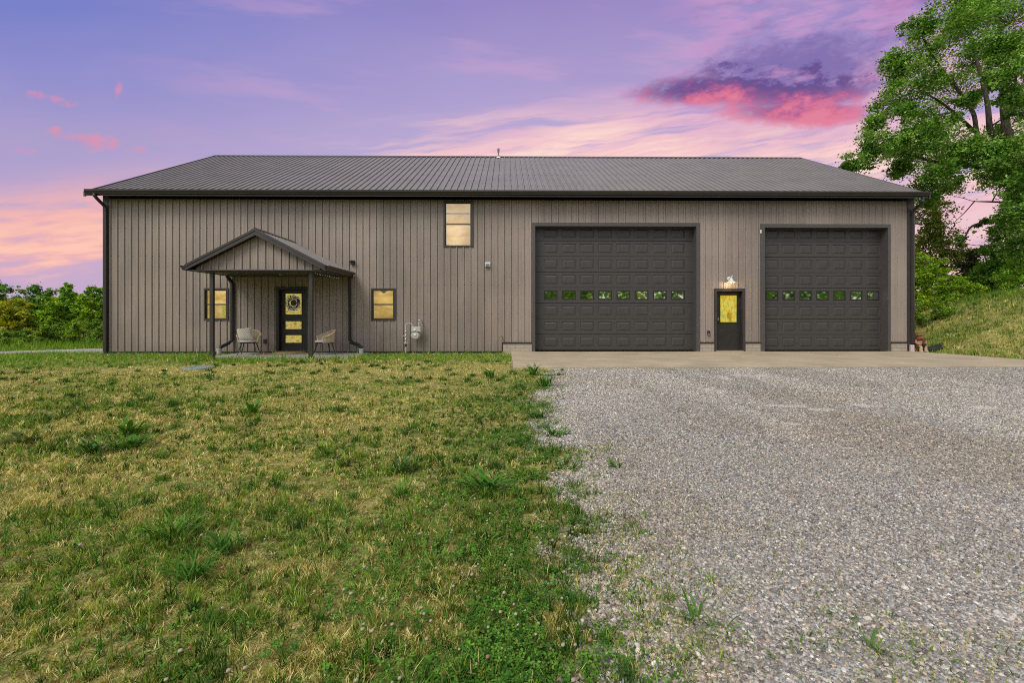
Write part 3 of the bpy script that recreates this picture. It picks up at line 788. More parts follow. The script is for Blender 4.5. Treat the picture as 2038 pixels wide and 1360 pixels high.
# half-round doormat and the flat rug below it
dx = (O_ENT[0] + O_ENT[1]) / 2
mb = MB(); w = .50
arc = [(dx - w, -.07)] + [(dx + w * math.cos(math.pi + math.pi * i / 24), -.08 - .60 * math.sin(math.pi * i / 24)) for i in range(25)] + [(dx + w, -.07)]
mb.prism(arc, 'z', ZSL + .010, ZSL + .05)
mb.build('coir', weave('coir', (.26, .19, .10), (.42, .33, .19)), None)
o = bpy.data.objects['coir']; o.name = 'doormat'; tag(o, 'half-round tan coir doormat at the entry door', 'doormat')
arc2 = [(dx - .95 + 0 * i, -.075) for i in range(1)] + [(dx - .2 + .8 * math.cos(math.pi + math.pi * i / 28), -.08 - .95 * math.sin(math.pi * i / 28)) for i in range(29)] + [(dx + .6, -.075)]
o = MB().prism(arc2, 'z', ZSL + .003, ZSL + .009).build('rug', weave('rug_weave', (.30, .16, .10), (.40, .26, .18)), None)
tag(o, 'thin reddish half-round rug lying flat under the tan doormat', 'rug')

# drain pots under the porch spouts
def drain_pot(px, y, label):
    x = PX(px, y); t = thing('drain_pot', (x, y, ZSL), label, 'drain pot', 'drain pots under the porch downspouts')
    MB().lathe([(.052, 0), (.07, .01), (.078, .15), (.084, .155), (.084, .185), (.07, .185), (.062, .16), (.05, .05)], (0, 0, 0), 18, 'z').build('pot', plain('pale_grey_plastic', (.40, .40, .41), .55), t, smooth=40)
    MB().lathe([(.045, .10), (.062, .172)], (0, 0, 0), 18, 'z').build('grate', M_BLACK, t)
drain_pot(436, -.58, 'pale grey drain pot under the spout nearer the striped pillow chair')
drain_pot(719, -.52, 'pale grey drain pot under the spout nearer the gas meter')

# gas meter
GY = -.26
def gp(px, py, y=GY): x, z = P(px, py, y); return (x, y, z)
gx, gz = P(807.4, 700, GY)
t = thing('gas_meter', (gx, GY, LAWN), 'grey gas meter with looped riser pipe standing by the siding', 'gas meter')
def L(p): return (p[0] - gx, p[1] - GY, p[2] - LAWN)
def arcp(a, b, n=8):
    """half loop in the xz plane between two points, rising"""
    ax, ay, az = a; bx, by, bz = b; r = .085
    out = [a]
    zt = gp(0, 644.5)[2] - LAWN
    for i in range(n + 1):
        q = math.pi / 2 * i / n; out.append((ax + r - r * math.cos(q), ay, zt - r + r * math.sin(q)))
    for i in range(n + 1):
        q = math.pi / 2 * i / n; out.append((bx - r + r * math.sin(q), by, zt - r + r * math.cos(q)))
    out.append(b); return out
mb = MB(); lp = arcp(L(gp(807.4, 661)), L(gp(821.0, 652))); mb.tube([L(gp(807.4, 704))] + lp, [.02] + [.018] * len(lp), 10)
mb.build('pipe', M_GREYPAINT, t, smooth=40)
MB().tube([L(gp(834, 655)), L(gp(834, 642)), L(gp(834.8, 638.5)), (L(gp(836, 637))[0], .22, L(gp(836, 637))[2])], .021, 10).build('pipe', M_GREYPAINT, t, smooth=40)
for py, r in ((660, .034), (668, .036), (676, .034)):
    c = L(gp(807.4, py)); MB().lathe([(r * .8, -.03), (r, -.02), (r, .02), (r * .8, .03)], c, 6, 'z').build('pipe_fitting', M_GALV, t, smooth=35)
c = L(gp(807.4, 669.5)); MB().tube([c, (c[0] - .06, c[1] - .02, c[2] + .02), (c[0] - .10, c[1] - .03, c[2] - .0)], .016, 6).build('valve_handle', M_GALV, t, smooth=35)
mb = MB(); c = L(gp(807.4, 683)); mb.tube([(c[0] - .06, c[1], c[2]), (c[0] + .06, c[1], c[2])], .022, 8); mb.lathe([(.03, .02), (.03, -.05)], c, 10, 'y'); mb.lathe([(.03, -.03), (.038, -.02), (.038, .02), (.03, .03)], c, 6, 'z')
mb.build('valve', M_GALV, t, smooth=35)
MB().tube([L(gp(807.4, 690)), L(gp(807.4, 685.5))], .034, 10).build('dielectric_union', M_BLACK, t, smooth=40)
c = L(gp(827, 667.5)); mb = MB()
mb.lathe([(.0, .08), (.11, .075), (.15, .04), (.155, 0), (.15, -.03), (.12, -.075), (.0, -.09)], c, 24, 'y')
for i in range(12):
    a = 2 * math.pi * i / 12; mb.lathe([(.012, -.05), (.012, .05)], (c[0] + .15 * math.cos(a), c[1], c[2] + .15 * math.sin(a)), 6, 'y')
mb.build('regulator_body', M_GREYPAINT, t, smooth=40)
mb = MB(); a, b = L(gp(819.5, 660.5)), L(gp(838, 650.5))
mb.box(a[0], b[0], -.09, .08, a[2], b[2]); mb.box(a[0] - .02, b[0] + .02, -.07, .06, b[2] - .045, b[2] - .015); mb.build('meter_head', M_GREYPAINT, t, bevel=.012)
MB().box(c[0] - .045, c[0] + .03, -.105, -.085, c[2] - .02, c[2] + .05).build('index_plate', M_WHITE, t, bevel=.004)
c2 = L(gp(826.5, 656.5)); MB().lathe([(.04, -.09), (.04, -.115), (.03, -.12)], c2, 16, 'y').build('dial', M_WHITE, t, smooth=40)
c2 = L(gp(834.5, 638.5)); mb = MB(); mb.ball(c2, .04, 10, 8); mb.tube([c2, (c2[0] + .06, c2[1] - .02, c2[2] - .06)], .016, 6); mb.build('relief_cap', M_GALV, t, smooth=60)

# barn lamp above the service door
lx, lz = P(1455.5, 559, -.22)
t = thing('wall_lamp', (lx, -.21, lz), 'lit white gooseneck barn lamp above the service door', 'lamp')
Mw, nt, out = new_mat('white_enamel'); g = NG(nt); g.bsdf(out, (.62, .6, .55), .3, spec=.5)
rp = PX(1451.2, -.03) - lx; rz_ = PZ(554.8, -.03) - lz
MB().lathe([(.075, .188), (.075, .17), (.06, .16), (.02, .155)], (rp, 0, rz_), 20, 'y').build('backplate', Mw, t, smooth=40)
MB().tube([(rp, .16, rz_), (rp, .05, rz_ + .06), (rp + .03, -.0, rz_ + .10), (.0, 0, .105), (0, 0, .07)], .014, 8).build('gooseneck_arm', Mw, t, smooth=40)
MB().lathe([(.02, .10), (.04, .085), (.055, .05), (.10, -.015), (.135, -.05), (.14, -.06), (.13, -.055), (.095, -.02), (.045, .04), (.0, .06)], (0, 0, 0), 28, 'z').build('shade', Mw, t, smooth=40)
Mb, nt, out = new_mat('bulb_glow'); g = NG(nt); e = g.n('ShaderNodeEmission'); e.inputs[0].default_value = (1, .72, .38, 1); e.inputs[1].default_value = 18; g.link(e.outputs[0], out.inputs[0])
MB().ball((0, 0, -.03), .035, 12, 8).build('bulb', Mb, t, smooth=60)
ld = bpy.data.lights.new('lamp_light', 'POINT'); ld.energy = 6; ld.color = (1, .70, .36); ld.shadow_soft_size = .04
lo = bpy.data.objects.new('lamp_light', ld); COL.objects.link(lo); lo.location = (0, -.02, -.085); lo.rotation_euler = (R(-33), 0, 0); lo.parent = t

# string of little lights along the porch eave
t = thing('string_lights', (xc + hw - .02, YP, zcl), 'string of tiny white bulbs under the porch eave beside the door', 'string lights')
mb = MB(); bulbs_ = []; pts = []
for i in range(15):
    y = .05 + i * .135; z = -.018 - .02 * (i % 2); pts.append((-.42 + .02 * (i % 3), y, z)); bulbs_.append((-.42 + .02 * (i % 3), y, z - .022))
mb.tube(pts, .005, 5); mb.build('wire', M_BLACK, t)
Mbb, nt, out = new_mat('small_bulb'); g = NG(nt); e = g.n('ShaderNodeEmission'); e.inputs[0].default_value = (1, .93, .8, 1); e.inputs[1].default_value = .35; g.link(e.outputs[0], out.inputs[0])
for q in bulbs_: MB().ball(q, .0085, 8, 6).build('bulb', Mbb, t, smooth=60)

# figurine by the corner : seated wooden figure with hat and red scarf
fy = -.02; fx = PX(1829.5, fy); zf = tz(fx + .35, fy) - .01
t = thing('garden_figurine', (fx, fy, -.03), 'brown seated garden figurine with red scarf at the building corner', 'figurine')
def wood(name, a, b):
    return plain(name, tuple((x + y) / 2 for x, y in zip(a, b)), .7, 0, .45, 22, bstr=.4, bdist=.01)
M_FW = wood('carved_wood', (.2, .11, .05), (.36, .22, .10)); M_FP = wood('pale_carved_wood', (.4, .27, .17), (.5, .36, .24))
mb = MB(); mb.lathe([(.13, 0), (.15, .02), (.14, .22), (.12, .25), (.0, .25)], (0, .04, 0), 16, 'z'); mb.build('stump', wood('stump_bark', (.05, .03, .02), (.13, .07, .04)), t, smooth=50)
mb = MB(); mb.lathe([(.0, .2), (.13, .21), (.155, .28), (.145, .36), (.115, .43), (.07, .47), (.05, .49)], (0, .03, 0), 18, 'z')
for s in (-1, 1):
    mb.tube([(s * .11, .0, .42), (s * .165, -.05, .34), (s * .13, -.12, .28), (s * .05, -.15, .30)], [.045, .05, .045, .035], 10)
    mb.tube([(s * .08, 0, .24), (s * .085, -.12, .23), (s * .08, -.165, .18)], [.065, .06, .05], 10)
mb.build('body', M_FW, t, smooth=60)
for s in (-1, 1):
    mb = MB(); mb.tube([(s * .08, -.165, .20), (s * .085, -.17, .08), (s * .09, -.175, .02)], [.05, .048, .055], 10); mb.ball((s * .095, -.20, .03), (.05, .08, .035), 10, 7); mb.build('leg', M_FP, t, smooth=60)
mb = MB(); mb.ball((0, 0, .53), (.085, .085, .085), 16, 10); mb.ball((0, -.075, .515), (.04, .035, .03), 10, 8)
mb.ball((-.03, -.078, .55), .009, 8, 6); mb.ball((.03, -.078, .55), .009, 8, 6); mb.build('head', M_FW, t, smooth=60)
mb = MB(); mb.lathe([(.10, .44), (.125, .455), (.12, .49), (.085, .505)], (0, .01, 0), 16, 'z'); mb.tube([(.02, -.10, .47), (.04, -.14, .42), (.05, -.15, .36)], [.035, .03, .04], 8); mb.tube([(-.03, -.10, .47), (-.09, -.10, .45), (-.14, -.06, .44)], [.03, .03, .02], 8)
mb.build('scarf', plain('dark_red_cloth', (.16, .012, .02), .8), t, smooth=60)
mb = MB(); mb.lathe([(.13, .575), (.135, .585), (.10, .60), (.085, .66), (.05, .69), (.0, .70)], (0, .01, 0), 18, 'z'); mb.tube([(-.1, .02, .60), (-.15, .02, .64), (-.17, .02, .67)], [.02, .015, .008], 6); mb.build('hat', wood('hat_brown', (.06, .025, .015), (.2, .10, .04)), t, smooth=60)
mb = MB(); mb.lathe([(.0, .23), (.05, .235), (.06, .29), (.052, .32), (.04, .30), (.0, .3)], (0, -.185, 0), 14, 'z'); mb.build('pot', M_BLACK, t, smooth=50)
# small pale block next to it, and the black edging tray behind
bx = PX(1814.2, -.10); o = MB().prism([(-.06, -.05), (.05, -.06), (.06, .04), (-.05, .05)], 'z', 0, .26).build('stone_block', plain('pale_pinkish_stone', (.5, .42, .41), .8, 0, .35, 18, bstr=.6, bdist=.02), None, bevel=.012, loc=(bx, -.11, -.03))
tag(o, 'small pale upright stone block at the foot of the building corner', 'stone block')
ax = PX(1860, .15); az = tz(ax, .15)
mb = MB(); pts = [(-.45, -.05, -.0), (-.1, 0, .03), (.25, .08, .10), (.48, .2, .18)]
mb.tube(pts, [.07, .075, .07, .05], 12); mb.tube([(a + .02, b - .16, c - .02) for a, b, c in pts[:3]], [.055, .06, .045], 12)
for i in range(22):
    q = i / 21 * 2; k = min(int(q), 1); f = q - k; p = Vector(pts[k]).lerp(Vector(pts[k + 1]), f); mb.lathe([(.072, -.008), (.079, 0), (.072, .008)], tuple(p), 12, 'x')
o = mb.build('drain_pipe', M_RUBBER, None, smooth=50, loc=(ax, .18, az + .05)); tag(o, 'black corrugated drain pipe lying in the grass behind the figurine', 'drain pipe')
# utility lid in the lawn
ux, uy = G(396, 732.5, LAWN + .02)
t = thing('utility_lid', (ux, uy, LAWN), 'flat round grey-green utility lid set in the lawn before the porch', 'utility lid')
mb = MB(); mb.lathe([(.36, -.05), (.36, .03), (.345, .045), (.3, .048), (.29, .041), (.0, .045)], (0, 0, 0), 32, 'z'); mb.build('lid', concrete('lid_plastic', (.20, .24, .22)), t, smooth=30)
for a in (0.4, 2.5, 4.6): MB().lathe([(.022, .04), (.022, .053), (.01, .055)], (.24 * math.cos(a), .24 * math.sin(a), 0), 10, 'z').build('bolt', M_STEEL, t, smooth=40)
# ================================================================== setting: ground, slabs, gravel, grass
AXL = PX(1017.5)
# grass / gravel border (px -> world), x as a function of y
_bp = [(1105, 738), (1092, 770), (1075, 800), (1065, 832), (1075, 868), (1100, 905), (1130, 950), (1148, 1000), (1172, 1045), (1180, 1090), (1205, 1150), (1240, 1220), (1262, 1290), (1255, 1360), (1250, 1700)]
_bw = sorted([G(a, b, LAWN)[::-1] for a, b in _bp])
BY = np.array([q[0] for q in _bw]); BX = np.array([q[1] for q in _bw])
def border(x, y):
    """signed distance-like: >0 on the gravel side"""
    b = np.interp(y, BY, BX)
    wob = (fbm(x * 1.3 + 3, y * 1.3, 21, 4) - .5) * .9 + (fbm(x * 5, y * 5, 31, 3) - .5) * .5
    return x - b + wob

def ground_mat():
    m, nt, out = new_mat('soil_and_thatch'); g = NG(nt); co = g.objco()
    a = g.noise(co, 1.1, 5, .6, .5); b = g.noise(co, 9, 5, .65); c = g.noise(co, 55, 4, .7); d = g.noise(co, 0.05, 4, .6)
    c1 = g.mix(g.smooth(a, .35, .62), (.20, .20, .045, 1), (.40, .35, .11, 1))
    c2 = g.mix(g.smooth(b, .40, .62), c1, (.10, .125, .022, 1))
    c3 = g.mix(g.smooth(c, .45, .7), c2, (.48, .41, .17, 1))
    c4 = g.mix(g.m('MULTIPLY', g.smooth(c, .5, .3), .7), c3, (.07, .055, .02, 1))
    g.bsdf(out, c4, .95, spec=.1, bump=g.m('ADD', g.m('MULTIPLY', b, .6), c), bstr=.8, bdist=.03); return m
M_GROUND = ground_mat()
def gridpts(parts):
    xs = [parts[0][0]]
    for a, b, n in parts: xs += list(np.linspace(a, b, n + 1)[1:])
    return np.array(xs)
gxs = gridpts([(-400, -40, 10), (-40, 12, 60), (12, 30, 72), (30, 60, 24), (60, 400, 12)])
gys = gridpts([(-400, -30, 10), (-30, -6, 30), (-6, 20, 78), (20, 60, 30), (60, 400, 12)])
XX, YY = np.meshgrid(gxs, gys); nx, ny = len(gxs), len(gys)
ZZ = terrain(XX, YY) + (fbm(XX * .3, YY * .3, 77) - .5) * .03
gv = np.stack([XX.ravel(), YY.ravel(), ZZ.ravel()], 1)
ii = (np.arange(ny - 1)[:, None] * nx + np.arange(nx - 1)[None]).ravel()
gf = np.stack([ii, ii + 1, ii + 1 + nx, ii + nx], 1)
o = np_mesh('ground', gv, gf, M_GROUND, smooth=True); tag(o, kind='structure')

# slabs
o = MB().prism([(AXL, -.02), (AXL, -4.83), (15.4, -4.86), (14.98, -2.95), (14.25, -.06), (14.0, -.021)], 'z', -.14, 0.0).build('concrete_apron', M_CONC, None, bevel=.012); tag(o, kind='structure')
pA, pB = PX(404, -2.0), PX(731, -.3)
o = MB().box(pA, pB, -2.12, -.013, -.2, ZSL).build('porch_slab', M_CONC2, None, bevel=.012); tag(o, kind='structure')
wl = [(XL - .05, .15), (XL - .05, 1.5), (-15.6, 1.35), (-17.4, .1), (-19.5, -1.6), (-19.9, -2.6), (-17.0, -.95), (-15.7, -.05)]
o = MB().prism(wl, 'z', LAWN - .1, LAWN + .085).build('walkway', M_CONC2, None, bevel=.012); tag(o, kind='structure')

# ---- gravel drive: sheet + loose stones
DUST = [(1440, 757, 22, 5), (1418, 782, 26, 4), (1570, 813, 40, 3.5), (1640, 821, 36, 3), (1732, 813, 30, 3.5), (1575, 849, 18, 4), (1785, 811, 8, 2), (1500, 752, 40, 3), (1960, 816, 26, 4), (1240, 780, 20, 2.5)]
DW = []
for a, b, rx, ry in DUST:
    c = G(a, b, LAWN); e = G(a + rx, b, LAWN); f = G(a, b - ry, LAWN); DW.append((c[0], c[1], abs(e[0] - c[0]), abs(f[1] - c[1])))
def gravel_mat():
    m, nt, out = new_mat('gravel_bed'); g = NG(nt); co = g.objco()
    v = g.n('ShaderNodeTexVoronoi'); g.link(co, v.inputs['Vector']); v.inputs['Scale'].default_value = 34
    s = g.sep(v.outputs['Color'])
    colr = g.ramp(s[0], [(0, (.07, .066, .06)), (.3, (.18, .165, .15)), (.55, (.30, .28, .26)), (.8, (.43, .40, .37)), (1, (.64, .61, .58))])
    tint = g.mix(g.smooth(s[1], .5, .9), colr, g.mix(.6, colr, (.32, .2, .13, 1)))
    dk = g.smooth(v.outputs['Distance'], .75, .45)
    big = g.noise(co, .7, 4, .6)
    dm = None; sp = g.sep(co)
    wv = g.noise(co, 5.0, 6, .75)
    for cx_, cy_, rx, ry in DW:
        dx_ = g.m('DIVIDE', g.m('SUBTRACT', sp[0], cx_), rx); dy_ = g.m('DIVIDE', g.m('SUBTRACT', sp[1], cy_), ry)
        q = g.m('ADD', g.m('MULTIPLY', dx_, dx_), g.m('MULTIPLY', dy_, dy_))
        q = g.smooth(g.m('ADD', q, g.m('MULTIPLY', g.m('SUBTRACT', wv, .5), 5.0)), 1.3, -.5)
        dm = q if dm is None else g.m('MAXIMUM', dm, q)
    c2 = g.mix(g.m('MULTIPLY', dm, .45), tint, (.55, .52, .47, 1))
    c2 = g.mix(g.smooth(big, .45, .7), c2, g.mix(.35, c2, (.17, .13, .09, 1)))
    g.bsdf(out, c2, .85, spec=.2, bump=g.m('SUBTRACT', 1.0, v.outputs['Distance']), bstr=.9, bdist=.02); return m
M_GBED = gravel_mat()
# irregular sheet polygon built as a grid masked by the border
sx = np.arange(-4.0, 32.0, .12); sy = np.arange(-18.5, -4.75, .12)
SX, SY = np.meshgrid(sx, sy); n1 = len(sx)
keep = border(SX, SY) > -.22
zz = terrain(SX, SY) + .012 + np.clip(border(SX, SY), -.22, .3) * .05
cell = keep[:-1, :-1] & keep[1:, :-1] & keep[:-1, 1:] & keep[1:, 1:]
ci = (np.arange(len(sy) - 1)[:, None] * n1 + np.arange(n1 - 1)[None])[cell]
o = np_mesh('gravel_drive', np.stack([SX.ravel(), SY.ravel(), zz.ravel()], 1), np.stack([ci, ci + 1, ci + 1 + n1, ci + n1], 1), M_GBED, smooth=True); tag(o, kind='structure')

def vcol_mat(name, rough=.7, spec=.3, trans=0.0, nz=0.0, nscale=60):
    m, nt, out = new_mat(name); g = NG(nt)
    at = g.n('ShaderNodeAttribute'); at.attribute_name = 'Col'; c = at.outputs['Color']
    if nz:
        n = g.noise(g.objco(), nscale, 4, .65); c = g.mix(g.m('MULTIPLY', g.smooth(n, .35, .65), nz), c, g.mix(1.0, c, (.45, .42, .4, 1), 'MULTIPLY'))
    b = g.bsdf(None if trans else out, c, rough, spec=spec)
    if trans:
        t = g.n('ShaderNodeBsdfTranslucent'); tc = g.mix(1.0, c, (1.25, 1.15, .55, 1), 'MULTIPLY'); g.link(tc, t.inputs[0])
        mx = g.n('ShaderNodeMixShader'); mx.inputs[0].default_value = trans; g.link(b.outputs[0], mx.inputs[1]); g.link(t.outputs[0], mx.inputs[2]); g.link(mx.outputs[0], out.inputs[0])
    return m
M_PEB = vcol_mat('pebble', .62, .35, 0, .55, 70)

def ico(sub):
    import bmesh
    bm = bmesh.new(); bmesh.ops.create_icosphere(bm, subdivisions=sub, radius=1)
    v = np.array([q.co[:] for q in bm.verts]); f = np.array([[w.index for w in q.verts] for q in bm.faces]); bm.free(); return v, f
def rotmats(n, tilt):
    a = rng.uniform(0, 2 * np.pi, n); b = rng.normal(0, tilt, n); c = rng.normal(0, tilt, n)
    ca, sa, cb, sb, cc, sc = np.cos(a), np.sin(a), np.cos(b), np.sin(b), np.cos(c), np.sin(c)
    Z = np.zeros(n); O = np.ones(n)
    Rz = np.stack([ca, -sa, Z, sa, ca, Z, Z, Z, O], 1).reshape(n, 3, 3); Rx = np.stack([O, Z, Z, Z, cb, -sb, Z, sb, cb], 1).reshape(n, 3, 3); Ry = np.stack([cc, Z, sc, Z, O, Z, -sc, Z, cc], 1).reshape(n, 3, 3)
    return Rz @ Rx @ Ry
PAL = np.array([(.30, .27, .25), (.38, .35, .33), (.46, .41, .36), (.25, .24, .245), (.40, .30, .23), (.58, .54, .50), (.33, .27, .22), (.19, .17, .165), (.48, .38, .30), (.36, .345, .35)])
PW = np.array([.16, .16, .13, .13, .08, .07, .1, .07, .06, .04])
def sample_wedge(n, d0, d1, power, xr=(-1.14, 1.14)):
    """points in the camera's ground wedge, density ~ d^-power"""
    k = 2 - power; u = rng.uniform(0, 1, n)
    d = (d0 ** k + u * (d1 ** k - d0 ** k)) ** (1 / k) if abs(k) > 1e-6 else d0 * (d1 / d0) ** u
    s = rng.uniform(xr[0], xr[1], n) * d + rng.normal(0, .3, n)
    return s * CT + d * ST, -D - s * ST + d * CT, d
def pebbles(n, d0, d1, power, sub, smin, smax):
    x, y, d = sample_wedge(n, d0, d1, power, (-.2, 1.5))
    b = border(x, y); ok = (b > -.4) & (y < -4.9)
    ok &= rng.uniform(0, 1, n) < np.clip(.42 + b * 1.3, 0, 1)
    x, y, d = x[ok], y[ok], d[ok]; n = len(x)
    V, Fc = ico(sub); k = len(V)
    sz = smin + (smax - smin) * rng.beta(1.6, 3.2, n)
    sc = np.stack([sz * rng.uniform(.85, 1.3, n), sz * rng.uniform(.75, 1.05, n), sz * rng.uniform(.42, .75, n)], 1)
    M = rotmats(n, .35)
    loc = V[None] * (1 + .22 * rng.normal(0, 1, (n, k)))[:, :, None] if sub == 1 else V[None] * (1 + .10 * rng.normal(0, 1, (n, k)))[:, :, None]
    vv = np.einsum('nij,nkj->nki', M, loc * sc[:, None, :])
    zb = terrain(x, y) + .012 + np.clip(border(x, y), -.22, .3) * .05
    c = np.stack([x, y, zb + sc[:, 2] * rng.uniform(.2, .95, n)], 1)
    vv = (vv + c[:, None, :]).reshape(-1, 3)
    ff = (Fc[None] + (np.arange(n) * k)[:, None, None]).reshape(-1, 3)
    col = PAL[rng.choice(len(PAL), n, p=PW / PW.sum())] * rng.uniform(.6, 1.85, n)[:, None] * np.array([.92, .975, .955]) * (1 - .16 * (sstep(fbm(x * .9 + 5, y * .16, 88, 3), .48, .62)))[:, None]
    dust = np.zeros(n)
    for cx_, cy_, rx, ry in DW:
        q = ((x - cx_) / rx) ** 2 + ((y - cy_) / ry) ** 2 + (fbm(x * 5, y * 5, 9) - .5) * 4
        dust = np.maximum(dust, 1 - sstep(q, .2, 1.0))
    dirt = sstep(fbm(x * .45, y * .45, 12), .5, .68)[:, None] * .35
    col = col * (1 - dirt) + dirt * col * np.array([.85, .72, .55])
    col = col * (1 - .5 * dust[:, None]) + .5 * dust[:, None] * np.array([.66, .63, .58])
    return vv, ff, np.repeat(col, k, 0)
parts = [pebbles(125000, 1.45, 2.7, 1.0, 2, .0045, .0125), pebbles(220000, 2.7, 4.8, 1.0, 1, .005, .0135), pebbles(230000, 4.8, 8.0, 1.0, 1, .006, .016), pebbles(190000, 8.0, 12.2, .6, 1, .009, .020), pebbles(260, 1.5, 6, 1.0, 2, .013, .020)]
vs, fs, cs = [], [], []; off = 0
for v, f, c in parts: vs.append(v); fs.append(f + off); cs.append(c); off += len(v)
o = np_mesh('gravel', np.concatenate(vs), np.concatenate(fs), M_PEB, colors=np.concatenate(cs), smooth=True)
tag(o, 'loose grey and tan river gravel covering the drive', 'gravel', kind='stuff')

# ---- grass
M_GRASS = vcol_mat('grass_blade', .7, .15, .28)
GREENS = np.array([(.11, .25, .02), (.17, .33, .028), (.045, .12, .014), (.24, .37, .04), (.085, .21, .03), (.32, .40, .055)])
STRAWS = np.array([(.78, .70, .25), (.90, .82, .38), (.64, .56, .18), (.55, .53, .13), (.80, .70, .30), (.40, .28, .10)])
def blades_mesh(x, y, z, h, w, lean, col, two=True):
    n = len(x); a = rng.uniform(0, 2 * np.pi, n); la = rng.uniform(0, 2 * np.pi, n)
    dx, dy = np.cos(a) * w / 2, np.sin(a) * w / 2; lx, ly = np.cos(la) * lean * h, np.sin(la) * lean * h
    hz = h * np.sqrt(np.clip(1 - np.minimum(lean, .95) ** 2, .05, 1))
    b0 = np.stack([x - dx, y - dy, z], 1); b1 = np.stack([x + dx, y + dy, z], 1)
    if two:
        m0 = np.stack([x - dx * .8 + lx * .35, y - dy * .8 + ly * .35, z + hz * .6], 1); m1 = np.stack([x + dx * .8 + lx * .35, y + dy * .8 + ly * .35, z + hz * .6], 1)
        t = np.stack([x + lx, y + ly, z + hz], 1)
        V = np.stack([b0, b1, m1, m0, t], 1).reshape(-1, 3); i = np.arange(n) * 5
        return V, [np.stack([i, i + 1, i + 2, i + 3], 1), np.stack([i + 3, i + 2, i + 4], 1)], np.repeat(col, 5, 0)
    t = np.stack([x + lx, y + ly, z + hz], 1)
    V = np.stack([b0, b1, t], 1).reshape(-1, 3); i = np.arange(n) * 3
    return V, [np.stack([i, i + 1, i + 2], 1)], np.repeat(col, 3, 0)
def merge(name, parts, mat):
    V, Q, T, C = [], [], [], []; off = 0
    for v, fl, c in parts:
        V.append(v); C.append(c)
        for f in fl: (Q if f.shape[1] == 4 else T).append(f + off)
        off += len(v)
    fl = ([np.concatenate(Q)] if Q else []) + ([np.concatenate(T)] if T else [])
    return np_mesh(name, np.concatenate(V), fl, mat, colors=np.concatenate(C))
def in_rect(x, y, a, b, c, d): return (x > a) & (x < b) & (y > c) & (y < d)
def blocked(x, y):
    k = in_rect(x, y, AXL - .01, 15.5, -4.86, 0) & ~((x > 14.25 + (-y) * .25)) 
    k |= in_rect(x, y, pA, pB, -2.13, 0) | in_rect(x, y, XL - .03, XR + .03, -.02, YB)
    k |= ((x - ux) ** 2 + (y - uy) ** 2) < .33 ** 2
    # walkway polygon
    P_ = np.array(wl); inside = np.zeros(len(x), bool); j = len(P_) - 1
    for i in range(len(P_)):
        c = ((P_[i, 1] > y) != (P_[j, 1] > y)) & (x < (P_[j, 0] - P_[i, 0]) * (y - P_[i, 1]) / (P_[j, 1] - P_[i, 1] + 1e-12) + P_[i, 0]); inside ^= c; j = i
    return k | inside
def lawn_fields(x, y, d):
    """straw share 0..1 of the turf"""
    f1 = fbm(x * .6, y * .95, 3, 4); f2 = fbm(x * 2.4, y * 2.4, 41, 3)
    straw = sstep(.58 * f1 + .42 * f2, .40, .56)
    yb = sstep(y, -9.0, -4.5) * (1 - sstep(y, -2.9, -2.1)); straw = np.clip(straw * (.8 - .1 * yb) + .38 * yb * (.6 + .8 * f1), 0, 1)
    straw = np.clip(straw + .05 * sstep(d, 4.0, 6.0) * (border(x, y) < -1.2), 0, 1); straw = straw * (1 - .92 * sstep(y + .28 * np.clip(-x - 5, 0, 6), -3.4, -2.3) * (x < 14))
    edge = 1 - sstep(np.abs(border(x, y) + .5), .3, 1.3); straw = straw * (1 - .7 * edge * (y < -4.5))
    nr = (1 - sstep(d, 2.6, 5.0)) * (border(x, y) < -.8); straw = np.clip(straw + .30 * nr * (.3 + f2), 0, 1)
    return straw
